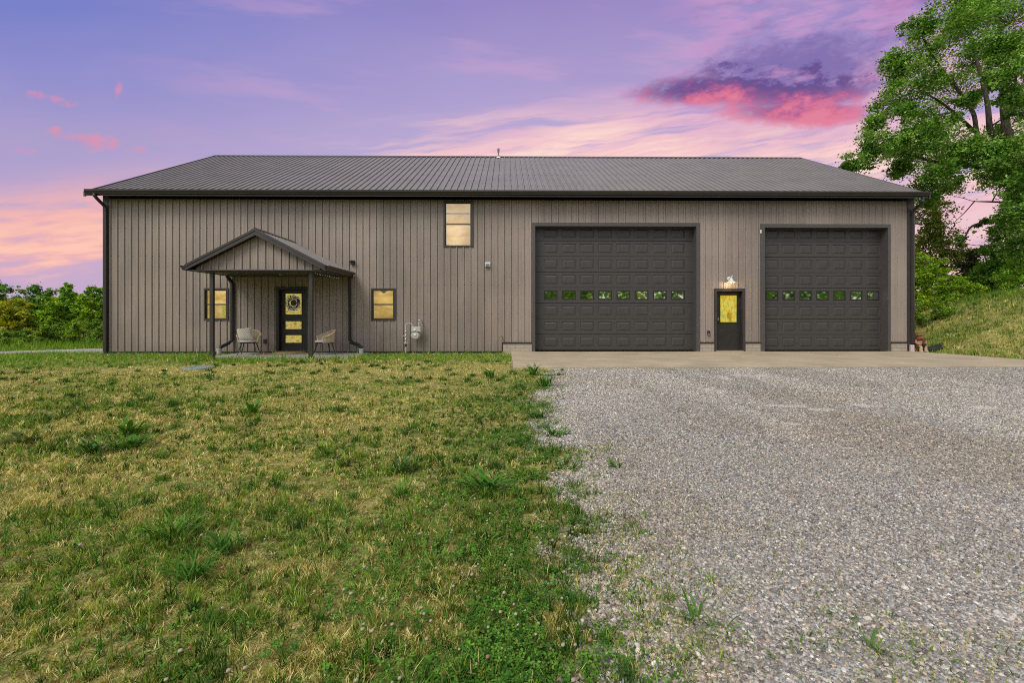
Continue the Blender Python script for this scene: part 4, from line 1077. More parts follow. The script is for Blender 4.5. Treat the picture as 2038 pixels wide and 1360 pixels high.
def turf(ntuft, per, d0, d1, power, h0, h1, w, two, r0):
    """tussocks: every tuft shares colour, height and an outward lean"""
    x, y, d = sample_wedge(ntuft, d0, d1, power)
    x += (fbm(x * 4, y * 4, 5, 2) - .5) * .25; y += (fbm(x * 4, y * 4, 8, 2) - .5) * .25
    b = border(x, y)
    ok = rng.uniform(0, 1, len(x)) < np.clip(.55 - 1.15 * b, 0, 1) * (.55 + .45 * sstep(fbm(x * 5, y * 5, 33, 2), .30, .48))
    ok &= (y > -16.3) & (b < .8); x, y, d = x[ok], y[ok], d[ok]; nt_ = len(x)
    straw = lawn_fields(x, y, d); is_s = rng.uniform(0, 1, nt_) < .06 + .9 * straw
    cg = GREENS[rng.integers(0, len(GREENS), nt_)] * rng.uniform(.42, 1.3, nt_)[:, None]; cs_ = STRAWS[rng.integers(0, len(STRAWS), nt_)] * rng.uniform(.55, 1.15, nt_)[:, None]
    nw = sstep(y + .28 * np.clip(-x - 5, 0, 6), -3.5, -2.4)[:, None] * .8; cg = cg * (1 - nw) + nw * np.array([.15, .33, .025]) * rng.uniform(.7, 1.3, nt_)[:, None]
    eg = (np.exp(-((b[ok] + .45) / .6) ** 2) * (d < 10))[:, None]; cg = cg * (1 - .38 * eg)
    tcol = np.where(is_s[:, None], cs_, cg); th = np.where(is_s, rng.uniform(.5, 1, nt_), rng.uniform(.45, 1, nt_) + .9 * (rng.uniform(0, 1, nt_) < .12)) * (.7 + .7 * fbm(x * 1.7, y * 1.7, 61, 3)) * (1 + .5 * nw[:, 0]) * (1 + 1.1 * sstep(y, -3.3, -2.7) * (y < -2.0) * (x > pA - .8) * (x < pB + .5)) * np.where(y < -3.4, .86, 1.0)
    ti = np.repeat(np.arange(nt_), per); n = len(ti)
    rr_ = r0 * (.6 + .035 * d[ti]) * np.abs(rng.normal(0, 1, n)); aa = rng.uniform(0, 6.283, n)
    bx_, by_ = x[ti] + rr_ * np.cos(aa), y[ti] + rr_ * np.sin(aa)
    ok = ~blocked(bx_, by_) & ~((bx_ > AXL - .04) & (by_ > -4.87) & (bx_ < 14.3)); ti, bx_, by_, aa = ti[ok], bx_[ok], by_[ok], aa[ok]; n = len(ti)
    odd = rng.uniform(0, 1, n) < .22
    oc = np.where((rng.uniform(0, 1, n) < .6)[:, None], STRAWS[rng.integers(0, 6, n)] * .85, GREENS[rng.integers(0, 6, n)])
    col = np.where(odd[:, None], oc, tcol[ti]) * rng.uniform(.75, 1.25, n)[:, None]
    h = rng.uniform(h0, h1, n) * th[ti]; lean = np.where(is_s[ti] | odd, rng.uniform(.35, .97, n), rng.uniform(.15, .85, n))
    return blades_mesh(bx_, by_, terrain(bx_, by_) - .003, h, w * rng.uniform(.6, 1.5, n), lean, col, two)
def thatch(n, d0, d1, L, w):
    x, y, d = sample_wedge(n, d0, d1, 1.0); b = border(x, y); ok = (b < .05) & ~blocked(x, y) & (y > -16.3) & (y < -2.0) & ~((x > AXL - .1) & (y > -4.95)); ok &= rng.uniform(0, 1, len(x)) < .4 + .6 * lawn_fields(x, y, d)
    x, y, d = x[ok], y[ok], d[ok]; n = len(x); col = np.where((rng.uniform(0, 1, n) < .35)[:, None], GREENS[rng.integers(0, 6, n)], np.where((rng.uniform(0, 1, n) < .22)[:, None], np.array([.42, .22, .08]), STRAWS[rng.integers(0, 6, n)] * .8)) * rng.uniform(.5, 1.15, n)[:, None]
    return blades_mesh(x, y, terrain(x, y) + rng.uniform(.0, .012, n), L * rng.uniform(.5, 1.3, n), w * rng.uniform(.6, 1.3, n), rng.uniform(.94, 1.0, n), col, False)
gp_ = [turf(22000, 14, 1.4, 4.0, 1.0, .03, .08, .0045, True, .020), turf(24000, 12, 4.0, 8.0, 1.0, .03, .085, .008, True, .022), turf(42000, 8, 8.0, 19.0, .8, .035, .085, .014, False, .026),
       thatch(110000, 1.4, 4.5, .045, .003), thatch(110000, 4.5, 11, .06, .006)]
# coarse dark tussocks all over the lawn
x, y, d = sample_wedge(900, 1.7, 14, 1.0); b = border(x, y); ok = (b < .1) & ~blocked(x, y) & (y < -2.6) & (y > -15.4) & (rng.uniform(0, 1, len(x)) < .25 + .75 * sstep(fbm(x * .9, y * .9, 19, 3), .42, .6)) & ~((x > AXL - .2) & (y > -5)); x, y, d = x[ok], y[ok], d[ok]
ti = np.repeat(np.arange(len(x)), 60); n = len(ti); R0 = rng.uniform(.035, .10, len(x)) * (1 + .05 * d); r_ = np.abs(rng.normal(0, 1, n)) * R0[ti] * .6; a_ = rng.uniform(0, 6.283, n); tcc = np.array([(.05, .13, .016), (.075, .17, .02), (.04, .10, .018), (.10, .20, .03)])[rng.integers(0, 4, len(x))]
bx_, by_ = x[ti] + r_ * np.cos(a_), y[ti] + r_ * np.sin(a_)
gp_.append(blades_mesh(bx_, by_, terrain(bx_, by_) - .003, rng.uniform(.05, .10, n) * (.7 + 3.5 * R0[ti]), (.0045 + .0007 * d[ti]) * rng.uniform(.7, 1.3, n), rng.uniform(.15, .85, n), tcc[ti] * rng.uniform(.7, 1.35, n)[:, None], True))
# bank on the right and strip left of the walkway
nt_ = 26000; x = rng.uniform(14.2, 33, nt_); y = rng.uniform(-4.5, 24, nt_); tzv = terrain(x, y)
ok = ~blocked(x, y) & (x > 14.3 - .16 * np.minimum(y, 0)); x, y, tzv = x[ok], y[ok], tzv[ok]; nt_ = len(x)
st = sstep(.6 * fbm(x * .5, y * .8, 13, 4) + .4 * fbm(x * 2, y * 2, 14, 3), .43, .56) * .5 * (1 - sstep(tzv, 1.6, 2.1)); st = st * (1 - .6 * (1 - sstep(x, 14.5, 16.5)))
iss = rng.uniform(0, 1, nt_) < .06 + .85 * st; crest = sstep(tzv, 1.6, 2.4)
tc = np.where(iss[:, None], STRAWS[rng.integers(0, 6, nt_)] * rng.uniform(.5, 1.0, nt_)[:, None], GREENS[rng.integers(0, 6, nt_)] * rng.uniform(.5, 1.25, nt_)[:, None])
th = (rng.uniform(.5, 1.1, nt_) + 1.0 * (rng.uniform(0, 1, nt_) < .10)) * (1 + 2.4 * crest * fbm(x * .8, y * .8, 4) ** 1.5) * (.6 + .8 * fbm(x * 1.5, y * 1.5, 66, 3))
ti = np.repeat(np.arange(nt_), 9); n = len(ti); bx_ = x[ti] + rng.normal(0, .07, n); by_ = y[ti] + rng.normal(0, .07, n); ok = ~blocked(bx_, by_); ti, bx_, by_ = ti[ok], bx_[ok], by_[ok]; n = len(ti)
gp_.append(blades_mesh(bx_, by_, terrain(bx_, by_) - .01, rng.uniform(.06, .17, n) * th[ti], rng.uniform(.014, .03, n), rng.uniform(.1, .85, n), tc[ti] * rng.uniform(.75, 1.25, n)[:, None], False))
n = 60000; x = rng.uniform(-28, -14, n); y = rng.uniform(-2.5, 8, n); ok = ~blocked(x, y); x, y = x[ok], y[ok]; n = len(x)
col = GREENS[rng.integers(0, 6, n)] * rng.uniform(.8, 1.6, n)[:, None]
gp_.append(blades_mesh(x, y, terrain(x, y) - .01, rng.uniform(.06, .22, n) * (1 + 1.2 * sstep(y, 1.4, 3)), rng.uniform(.012, .025, n), rng.uniform(.1, .7, n), col, False))
# sparse sprigs growing through the gravel
x, y, d = sample_wedge(60000, 1.6, 12, 1.0, (0, 1.14)); b = border(x, y)
pr = sstep(fbm(x * .8, y * .8, 71, 3), .60, .78) * .10 + sstep(fbm(x * .4 + 9, y * .4, 72, 3), .55, .75) * sstep(x, 1.0, 5) * .10 + .35 * sstep(-x + .62 * (y + D) + 0, -1.2, .3) * 0
pr += .35 * sstep(y, -5.6, -5.0) * sstep(fbm(x * 1.5, y * 4, 73, 3), .5, .7) + .38 * (1 - sstep(d, 1.95, 2.9)) * sstep(fbm(x * 2.6, y * 2.6, 74), .47, .60) + .5 * (1 - sstep(b, .2, .9)) * sstep(fbm(x * 3, y * 3, 75), .45, .6)
ok = (b > .1) & (y < -4.9) & (rng.uniform(0, 1, len(x)) < pr); x, y, d = x[ok], y[ok], d[ok]; n = len(x)
x = np.repeat(x, 6) + rng.normal(0, .02, n * 6); y = np.repeat(y, 6) + rng.normal(0, .02, n * 6); n = len(x)
iss = rng.uniform(0, 1, n) < .35
col = np.where(iss[:, None], STRAWS[rng.integers(0, 6, n)] * .8, GREENS[rng.integers(0, 6, n)] * rng.uniform(.8, 1.3, n)[:, None])
gp_.append(blades_mesh(x, y, terrain(x, y) + .012, rng.uniform(.02, .055, n), rng.uniform(.0035, .008, n), rng.uniform(.2, .9, n), col, True))
o = merge('grass', gp_, M_GRASS); tag(o, 'patchy lawn of green and straw-coloured grass blades', 'grass', kind='stuff')

# ---- clover: leaves and blossoms
M_CLOV = vcol_mat('clover_leaf', .7, .12, .2)
def clover(n, cx_, cy_, rx, ry, dens_edge=.35, s0=.008, s1=.017):
    a = rng.uniform(0, 6.283, n); r = np.sqrt(rng.uniform(0, 1, n)); x = cx_ + rx * r * np.cos(a); y = cy_ + ry * r * np.sin(a)
    ok = (fbm(x * 3, y * 3, 91, 3) > .33 + .35 * r ** 3) & (border(x, y) < .12); x, y = x[ok], y[ok]; return x, y
CLV = [(G(px, py, LAWN), abs(G(px + rx, py, LAWN)[0] - G(px, py, LAWN)[0]), k) for px, py, rx, k in ((1050, 1270, 200, 1.0), (980, 1350, 260, 1.0), (1130, 1070, 80, 1.0), (1140, 1150, 100, .85), (1030, 985, 130, .8), (950, 1080, 220, .6), (1050, 930, 100, .85), (1010, 870, 90, .8), (1030, 810, 70, .7), (1060, 770, 60, .6), (800, 1200, 260, .35), (620, 1330, 200, .6), (700, 1100, 250, .22), (300, 1000, 300, .15), (1000, 800, 60, .4))]
def clover_p(x, y):
    p = np.zeros(len(x))
    for (cx_, cy_), rx, k in CLV: p = np.maximum(p, k * np.exp(-((x - cx_) ** 2 + ((y - cy_) * .75) ** 2) / rx ** 2))
    return p * sstep(fbm(x * 4, y * 4, 91, 3), .30, .58)
x, y, d = sample_wedge(230000, 1.4, 10, 1.05); ok = (rng.uniform(0, 1, len(x)) < clover_p(x, y) * np.clip(.75 - 1.6 * border(x, y), 0, 1)) & (border(x, y) < .35); x, y = x[ok], y[ok]; n = len(x)
hgt = rng.uniform(.015, .05, n); s = rng.uniform(.009, .018, n) * .9 * (1 + .07 * np.clip(dist_of(x, y) - 2.5, 0, 8)); z = terrain(x, y) + hgt
tn = np.stack([rng.normal(0, .3, n), rng.normal(0, .3, n) - .15, np.ones(n)], 1); tn /= np.linalg.norm(tn, axis=1)[:, None]
t1 = np.cross(tn, np.array([0, 1., 0])); t1 /= np.linalg.norm(t1, axis=1)[:, None]; t2 = np.cross(tn, t1)
c = np.stack([x, y, z], 1); V = []; 
a0 = rng.uniform(0, 6.283, n)
for k in range(3):
    a = a0 + k * 2.094
    def pt(da, r): return c + (t1 * np.cos(a + da)[:, None] + t2 * np.sin(a + da)[:, None]) * (s * r)[:, None] + tn * (s * .12 * r)[:, None]
    V += [c, pt(-.5, .75), pt(-.28, 1.12), pt(.28, 1.12), pt(.5, .75)]
V = np.stack(V, 1); i = np.arange(n) * 15
fq = np.concatenate([np.stack([i + 5 * k + j for j in range(5)], 1) for k in range(3)])
colc = np.array([(.055, .17, .016), (.09, .23, .022), (.04, .12, .015), (.13, .26, .035)])[rng.integers(0, 4, n)] * rng.uniform(.7, 1.25, n)[:, None]
o = np_mesh('clover', V.reshape(-1, 3), fq, M_CLOV, colors=np.repeat(colc, 15, 0)); tag(o, 'dark green clover patches along the gravel edge', 'clover', kind='stuff')
# blossoms everywhere, denser by the edge
x, y, d = sample_wedge(9000, 1.5, 15.5, .9); b = border(x, y)
pr = .10 + .45 * (1 - sstep(np.abs(b + .5), .3, 1.6)) * (1 - sstep(d, 6, 11)) + .25 * sstep(fbm(x * .8, y * .8, 15), .5, .7) + .35 * clover_p(x, y)
ok = (b < .1) & ~blocked(x, y) & (y > -16) & (y < -2.4) & (rng.uniform(0, 1, len(x)) < pr * .6) & ~((x > AXL - .05) & (y > -4.9)); xb_, yb_ = x[ok], y[ok]; n = len(xb_)
Vi, Fi = ico(2); k = len(Vi); db = dist_of(xb_, yb_)
s = rng.uniform(.0045, .009, n) * (1 + .05 * np.clip(db - 4, 0, 12)) 
zc = terrain(xb_, yb_) + rng.uniform(.04, .075, n)
spk = 1 + .28 * (np.arange(k) % 3 == 0)[None, :] * rng.uniform(.3, 1, (n, k))
vv = Vi[None] * spk[:, :, None] * (s[:, None, None] * np.array([1, 1, .85])) + np.stack([xb_, yb_, zc], 1)[:, None, :]
pk = rng.uniform(0, 1, (n, 1)); base = np.array([.47, .41, .32]) * (1 - .5 * pk) + .5 * pk * np.array([.36, .22, .15])
base = np.where(rng.uniform(0, 1, (n, 1)) < .2, np.array([.32, .2, .12]), base)
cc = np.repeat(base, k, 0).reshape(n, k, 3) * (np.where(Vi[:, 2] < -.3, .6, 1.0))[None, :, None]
o = np_mesh('clover_blossoms', vv.reshape(-1, 3), (Fi[None] + (np.arange(n) * k)[:, None, None]).reshape(-1, 3), vcol_mat('blossom', .8, .1, .15), colors=cc.reshape(-1, 3))
tag(o, 'small white clover blossoms dotted over the lawn', 'clover blossoms', kind='stuff')

# ---- single weeds one can count: rosettes of long leaves
M_WEED = vcol_mat('weed_leaf', .65, .15, .25)
def weed(px, py, rpx, label, nleaf=22, upright=.6, wide=.16, tone=(.05, .13, .03), zoff=0.0):
    x0, y0 = G(px, py, LAWN); sc = dist_of(x0, y0) / F * rpx; rr = np.random.default_rng(int(px * 7 + py)); sc *= 1.25; nleaf = int(nleaf * 1.5)
    V, Q, C = [], [], []
    for k in range(nleaf):
        a = rr.uniform(0, 6.283); L = sc * rr.uniform(.55, 1.15); up = upright * rr.uniform(.5, 1.4); w = L * wide * rr.uniform(.7, 1.2)
        ox, oy = rr.normal(0, sc * .22, 2); col = np.array(tone) * rr.uniform(.7, 1.5); pts = []
        for i in range(6):
            f = i / 5; r = L * f; h = L * up * (f - .55 * f * f) * 1.6
            wv = w * math.sin(math.pi * (f * .86 + .1)) * .5
            cxk, cyk = ox + r * math.cos(a), oy + r * math.sin(a); sxk, syk = -math.sin(a) * wv, math.cos(a) * wv
            V += [(cxk - sxk, cyk - syk, h + .15 * wv), (cxk, cyk, h - .1 * wv), (cxk + sxk, cyk + syk, h + .15 * wv)]; C += [col, col * 1.15, col]
        b = len(V) - 18
        for i in range(5):
            for j in range(2): Q.append((b + i * 3 + j, b + i * 3 + j + 1, b + i * 3 + j + 4, b + i * 3 + j + 3))
    o = np_mesh('weed_clump', np.array(V), np.array(Q), M_WEED, colors=np.array(C), loc=(x0, y0, tz(x0, y0) + zoff)); return tag(o, label, 'weed', 'broad-leaved weed clumps')
G1 = (.06, .16, .018); G2 = (.085, .19, .022); G3 = (.14, .19, .05); G4 = (.05, .115, .022)
WEEDS = [(45, 885, 36, 'grey-green weed clump at the lawn edge, leftmost in the photo', 26, .7, .15, G3), (183, 903, 30, 'dark rosette weed just left of the paired bushy clumps', 26, .8, .17, G4), (262, 868, 34, 'upper of two paired weed clumps in the left lawn', 26, .8, .17, G2), (268, 893, 34, 'lower of two paired weed clumps in the left lawn, dense and bright', 30, .7, .15, G1),
  (500, 825, 20, 'tall leafy weed standing alone in mid lawn, left of centre', 18, 1.3, .2, G1), (500, 850, 18, 'low dark weed just in front of the tall leafy one', 14, .7, .2, G4),
  (345, 1078, 46, 'wide tussock of coarse green grass in the left foreground', 60, 1.0, .07, G2), (445, 1105, 34, 'compact dark green tussock between two larger foreground tussocks', 44, 1.2, .09, G1), (385, 1155, 42, 'dense tussock lowest in the left foreground', 60, 1.0, .08, G1),
  (970, 980, 46, 'large broad-leaved weed near the middle of the gravel edge', 30, .8, .14, G1), (800, 945, 30, 'spiky dark tussock left of the large broad-leaved weed', 40, 1.1, .08, G4), (800, 990, 26, 'small spiky tussock below the dark one in centre lawn', 30, 1.0, .09, G2),
  (1062, 748, 16, 'weed clump closest to the concrete apron corner', 30, 1.3, .12, G1), (1082, 772, 18, 'bushy weed a step out from the apron corner', 30, 1.1, .12, G1), (1070, 834, 22, 'rounded dark weed cushion on the gravel margin', 36, .7, .12, G4), (1104, 872, 26, 'spreading weed with long leaves out on the gravel', 20, .7, .12, G1), (975, 753, 16, 'bright round weed in the far lawn before the apron', 26, 1.0, .14, G1),
  (1225, 937, 22, 'straggly weed on gravel right of the grass edge', 14, .9, .12, G2), (1160, 908, 20, 'thin yellowish weed on gravel beside the clover', 16, .6, .12, G3),
  (1385, 1250, 40, 'long-bladed weed in the foreground gravel, nearest the lawn', 18, 1.2, .08, G1), (1440, 1275, 36, 'wiry weed right behind a yellow sprig in the foreground gravel', 18, .9, .08, G2), (1592, 1290, 34, 'feathery dark weed in the middle of the foreground gravel', 26, .6, .07, G4), (1688, 1245, 26, 'single upright weed alone on clean gravel', 12, .8, .14, G1), (1738, 1310, 34, 'thin upright weed with dark base in lower gravel', 16, 1.1, .09, G2), (1405, 1325, 34, 'yellow-green sprig low in the gravel foreground', 26, .6, .12, G3), (1575, 1335, 34, 'pale sprawling weed at the bottom of the gravel', 24, .6, .08, G3), (1860, 1325, 26, 'small leafy weed in the lower right gravel', 14, .8, .14, G2), (1660, 1282, 16, 'tiny leafy sprout beside the upright gravel weed', 10, .8, .2, G1)]
for wd in WEEDS: weed(*wd)
# ================================================================== trees and shrubs
def leaf_mat(name): return vcol_mat(name, .6, .2, .36)
M_LEAF = leaf_mat('leaf')
def bark(name, a, b):
    m, nt, out = new_mat(name); g = NG(nt); co = g.objco()
    mp = g.n('ShaderNodeMapping'); g.link(co, mp.inputs[0]); mp.inputs['Scale'].default_value = (1, 1, .25)
    n = g.noise(mp.outputs[0], 14, 5, .7); g.bsdf(out, g.mix(g.smooth(n, .35, .65), (*a, 1), (*b, 1)), .9, spec=.15, bump=n, bstr=.7, bdist=.03); return m
M_BARK = bark('grey_bark', (.035, .028, .024), (.10, .085, .07)); M_PALEB = bark('pale_bark', (.16, .13, .10), (.34, .29, .23))

def leaf_cloud(centers, sig, n_per, size, pal, flat=.75, up=.9):
    n = len(centers) * n_per; c = np.repeat(np.asarray(centers), n_per, 0); sg = np.repeat(np.asarray(sig), n_per)[:, None]
    p = c + rng.normal(0, 1, (n, 3)) * sg * np.array([1, 1, flat])
    nm = rng.normal(0, .75, (n, 3)) + np.array([0, 0, up]); nm /= np.linalg.norm(nm, axis=1)[:, None]
    t = rng.normal(0, 1, (n, 3)) + np.array([0, 0, -.35]); t -= nm * (t * nm).sum(1)[:, None]; t /= np.linalg.norm(t, axis=1)[:, None]
    s = np.cross(nm, t); L = (size * rng.uniform(.6, 1.3, n))[:, None]; W = L * rng.uniform(.55, .9, (n, 1))
    V = np.stack([p - t * L * .5, p + s * W * .5 + nm * W * .14, p + t * L * .55, p - s * W * .5 + nm * W * .14], 1).reshape(-1, 3)
    i = np.arange(n) * 4; Fq = np.stack([i, i + 1, i + 2, i + 3], 1)
    cv = np.repeat(rng.uniform(.75, 1.3, len(centers)), n_per); ci = np.repeat(rng.integers(0, len(pal), len(centers)), n_per)
    mixp = rng.uniform(0, 1, n) < .35; ci = np.where(mixp, rng.integers(0, len(pal), n), ci)
    col = np.asarray(pal)[ci] * (cv * rng.uniform(.75, 1.25, n))[:, None]
    return V, Fq, np.repeat(col, 4, 0)
def crv(a, b, rr, n=6, bend=.12, sag=0.0):
    a, b = Vector(a), Vector(b); d = (b - a).length; off = Vector((rr.uniform(-1, 1), rr.uniform(-1, 1), rr.uniform(-.3, 1))) * d * bend
    return [a.lerp(b, i / n) + off * math.sin(math.pi * i / n) + Vector((rr.uniform(-1, 1), rr.uniform(-1, 1), rr.uniform(-1, 1))) * d * .018 * (0 < i < n) for i in range(n + 1)]
def grow(name, label, cat, stems, blobs, leaf, per, pal, group=None, bark_m=None, sub=7, seed=1, limbs=(), spread=.24, limb_r=.05, flat=.7):
    """stems/limbs: list of (points, r0, r1) in world space; blobs: (x,y,z,r). One thing > trunk, crown."""
    rr = random.Random(seed); base = Vector(stems[0][0][0]); t = thing(name, base, label, cat, group)
    mb = MB(); nodes = []
    for pts, r0, r1 in list(stems) + list(limbs):
        fine = []
        P_ = [Vector(p) for p in pts]
        for i in range(len(P_) - 1):
            p0, p1, p2, p3 = P_[max(i - 1, 0)], P_[i], P_[i + 1], P_[min(i + 2, len(P_) - 1)]
            for k in range(5):
                f = k / 5; fine.append(.5 * ((2 * p1) + (p2 - p0) * f + (2 * p0 - 5 * p1 + 4 * p2 - p3) * f * f + (3 * p1 - p0 - 3 * p2 + p3) * f ** 3))
        fine.append(P_[-1]); n = len(fine); rad = [r0 + (r1 - r0) * i / (n - 1) for i in range(n)]
        mb.tube([p - base for p in fine], rad, 8)
        nodes += [(p, r) for p, r in zip(fine, rad)][n // 4:]
    cents, sig = [], []
    for bl in sorted(blobs, key=lambda b: min((Vector(b[:3]) - q[0]).length for q in nodes)):
        c = Vector(bl[:3]); r = bl[3]; dens = bl[4] if len(bl) > 4 else 1.0
        best = min(nodes, key=lambda q: (q[0] - c).length + 1.5 * max(0, q[0].z - c.z + .2 * r))
        L = (best[0] - c).length; lr = min(best[1] * .75, limb_r * (.5 + r * .5))
        path = crv(best[0], c, rr, 6, .10); rads = [lr + (.35 * lr - lr) * i / 6 for i in range(7)]
        if L > .1:
            mb.tube([p - base for p in path], rads, 6); nodes += [(p, q) for p, q in zip(path, rads)][2:]
        m = max(3, int(sub * dens))
        for k in range(m):
            u = Vector((rr.gauss(0, 1), rr.gauss(0, 1), rr.gauss(.15, .8))).normalized(); e = c + u * r * rr.uniform(.45, 1.0) * (.9 if u.z < 0 else 1)
            s = path[rr.randint(2, 6)]; sp = crv(s, e, rr, 4, .15)
            mb.tube([p - base for p in sp], [lr * .3, lr * .26, lr * .2, lr * .15, lr * .08], 4, cap=False)
            cents += [tuple(e - base), tuple(sp[3] - base)]; sig += [r * spread * rr.uniform(.7, 1.3), r * spread * .8]
            if rr.random() < .6:
                e2 = e + Vector((rr.gauss(0, 1), rr.gauss(0, 1), rr.gauss(.2, .6))).normalized() * r * .35
                cents.append(tuple(e2 - base)); sig.append(r * spread * .55)
    mb.build('trunk', bark_m or M_BARK, t, smooth=60, fixn=False)
    V, Fq, C = leaf_cloud(cents, sig, int(per * (1.0 if name == 'maple_tree' else 1.35)), leaf, pal, flat)
    np_mesh('crown', V, Fq, M_LEAF, parent=t, colors=C)
    return t
def W(px, py, y): x, z = P(px, py, y); return (x, y, z)
def BL(lst, y, jit=0.0, seed=0):
    """px blobs to world spheres at depth y (+ own offset)"""
    out = []; rr = random.Random(seed)
    for b in lst:
        yy = y + (b[3] if len(b) > 3 else rr.uniform(-jit, jit)); x, z = P(b[0], b[1], yy); out.append((x, yy, z, b[2] * (yy + D) / F) + ((b[4],) if len(b) > 4 else ()))
    return out
MAPLE = [(.155, .34, .04), (.10, .25, .03), (.21, .41, .06), (.065, .16, .02), (.30, .46, .12)]
LIME = [(.27, .46, .02), (.19, .37, .018), (.34, .48, .025), (.11, .23, .015)]
DEEP = [(.09, .22, .04), (.12, .28, .045), (.055, .14, .028), (.16, .33, .06)]
OLIVE = [(.18, .24, .034), (.13, .19, .028), (.24, .28, .04), (.09, .13, .02)]
MID = [(.13, .31, .026), (.18, .38, .03), (.08, .19, .02), (.24, .42, .04)]
WEEDY = [(.16, .27, .04), (.21, .33, .05), (.27, .35, .08), (.10, .19, .03)]

# ---- the big maple on the bank
YM = 9.0
mb_ = [(1712, 320, 30, -.5), (1745, 285, 40, -1), (1800, 305, 42, 0), (1738, 248, 24, 0), (1765, 215, 34, 1), (1776, 152, 34, .5), (1822, 185, 48, -1), (1795, 118, 30, 0), (1826, 62, 32, 0), (1852, 100, 48, 1), (1880, 45, 46, -1.5), (1930, 65, 56, 1), (1905, 0, 52, 0), (1962, 5, 58, -1), (2012, 45, 56, 1), (1884, 152, 48, 1.5), (1932, 128, 36, 2.5, .8), (1842, 240, 46, 1), (1885, 255, 36, -1.5, .8), (1850, 325, 46, 1.5), (1905, 335, 36, -1, .8), (1830, 368, 30, .5), (1965, 175, 22, 1, .5), (2022, 125, 42, -1), (2034, 225, 30, -1.5, .8), (1946, 305, 40, -2), (1990, 268, 34, 1.5, .7), (2022, 300, 42, -2), (1962, 358, 30, 1, .8), (2008, 352, 34, -1.5), (1885, 378, 30, 1.5, .8), (1850, 398, 24, -.5, .8), (1790, 340, 22, 1), (1770, 300, 30, 2), (2030, 455, 40, -1), (2020, 405, 22, -2.2, .6), (1915, 482, 16, -1, .35), (1960, 448, 14, -1, .35), (1690, 330, 14, 0),
       (1950, -90, 90, 1), (2045, -70, 90, -1), (1885, -55, 50, 0), (2100, 20, 80, 0), (2110, 150, 80, 1), (2090, 260, 70, 0), (2120, 380, 80, 0), (2180, 120, 80, -1), (2170, 260, 80, 2), (2010, -160, 80, 0), (2120, -90, 80, 2), (1980, 120, 50, 5), (1900, 200, 50, 5), (1990, 20, 60, 6), (2060, 120, 60, -5), (2060, 300, 60, -5), (1870, 300, 50, 5), (1990, 150, 30, -4, .8), (2022, 190, 30, -4), (2036, 90, 40, -4), (1972, 85, 40, -3.5), (2004, 328, 34, -4), (2034, 365, 38, -4.5), (2018, 425, 30, -4), (2040, 300, 40, -4), (1978, 305, 30, -3.5), (1930, 200, 22, -2, .7), (2040, 500, 40, -3), (1915, 290, 36, -2.5), (1860, 280, 36, -2.5), (1820, 270, 34, -2), (1805, 225, 32, -1), (1845, 150, 40, -2), (1925, 20, 44, -3), (1870, 345, 34, -2)]
def S(pts, y, r0, r1): return ([W(a, b, y + (c if c else 0)) for a, b, c in pts], r0, r1)
bx, bz = P(2062, 620, YM); tb = (bx, YM, tz(bx, YM) - .1)
st0 = S([(2048, 470, 0), (2038, 395, 0), (2026, 335, 0), (2010, 285, 0), (1998, 218, 0), (1996, 120, .5), (1990, 40, 1), (1985, -60, 1)], YM, .52, .06); st0 = ([tb] + st0[0], .40, .05)
lm = [S([(2024, 335, 0), (1996, 300, -.3), (1972, 262, -.5), (1965, 205, -.5), (1950, 140, -.5), (1930, 70, 0)], YM, .20, .05), S([(2010, 290, 0), (1975, 290, .5), (1946, 268, 1), (1936, 222, 1), (1900, 170, 1), (1862, 120, 1), (1835, 70, .5)], YM, .17, .04),
      S([(1940, 262, 1), (1900, 225, .5), (1860, 195, 0), (1820, 180, 0)], YM, .10, .03), S([(2030, 385, 0), (1985, 345, -1), (1930, 330, -1), (1860, 322, -.5), (1790, 300, -.5), (1740, 285, -.5)], YM, .15, .03),
      S([(2034, 405, 0), (1985, 402, -.8), (1938, 401, -1)], YM, .08, .02), S([(2034, 432, 0), (1980, 440, -1), (1935, 450, -1.2), (1916, 478, -1.2), (1888, 490, -1.2)], YM, .09, .015), S([(1940, 400, -1), (1919, 424, -1), (1902, 440, -1)], YM, .03, .012),
      S([(2024, 340, 0), (2060, 260, 0), (2090, 160, 0), (2110, 40, 0)], YM, .2, .05), S([(1998, 218, 0), (2018, 180, -.5), (2026, 120, -.5)], YM, .08, .03)]
grow('maple_tree', 'tall spreading maple rising above the right end of the roof', 'tree', [st0], BL(mb_, YM), .12, 48, MAPLE, None, M_BARK, 15, 5, lm, .25, .06, .62)

def small(name, label, px, y, blobs, leaf, per, pal, cat='tree', group=None, r0=.06, stems=None, seed=1, bark_m=None, sub=6, jit=.6, base=None, **k):
    x, _ = P(px, 600, y); zb = tz(x, y) - .05; B = BL(blobs, y, jit, seed); topz = max(b[2] for b in B); fr = random.Random(seed + 500)
    if k.get('fill', True):
        B0 = list(B)
        for b in B0:
            z = b[2]; ln = 0
            while ln < k.get('depth', 3):
                z -= b[3] * 1.25; ln += 1
                if z < zb + b[3] * .6: break
                B.append((b[0] + fr.gauss(0, .5) * b[3], b[1] + fr.uniform(-1, 1) * max(.5, b[3]), z, b[3] * fr.uniform(.85, 1.15)))
    if stems is None:
        cxm = sum(b[0] for b in B) / len(B); stt = [([(x, y, zb), (x + (cxm - x) * .3, y, zb + (topz - zb) * .35), (cxm, y, zb + (topz - zb) * .75)], r0, r0 * .35)]
    else: stt = [([(W(a, b, y) if i else (P(a, b, y)[0], y, tz(P(a, b, y)[0], y) - .05)) for i, (a, b) in enumerate(s)], r0, r0 * .4) for s in stems]
    return grow(name, label, cat, stt, B, leaf, per, pal, group, bark_m, sub, seed, (), k.get('spread', .27), k.get('limb_r', .03), .7)
GR = 'trees and shrubs behind the bank'; GL = 'trees and shrubs beyond the lawn'
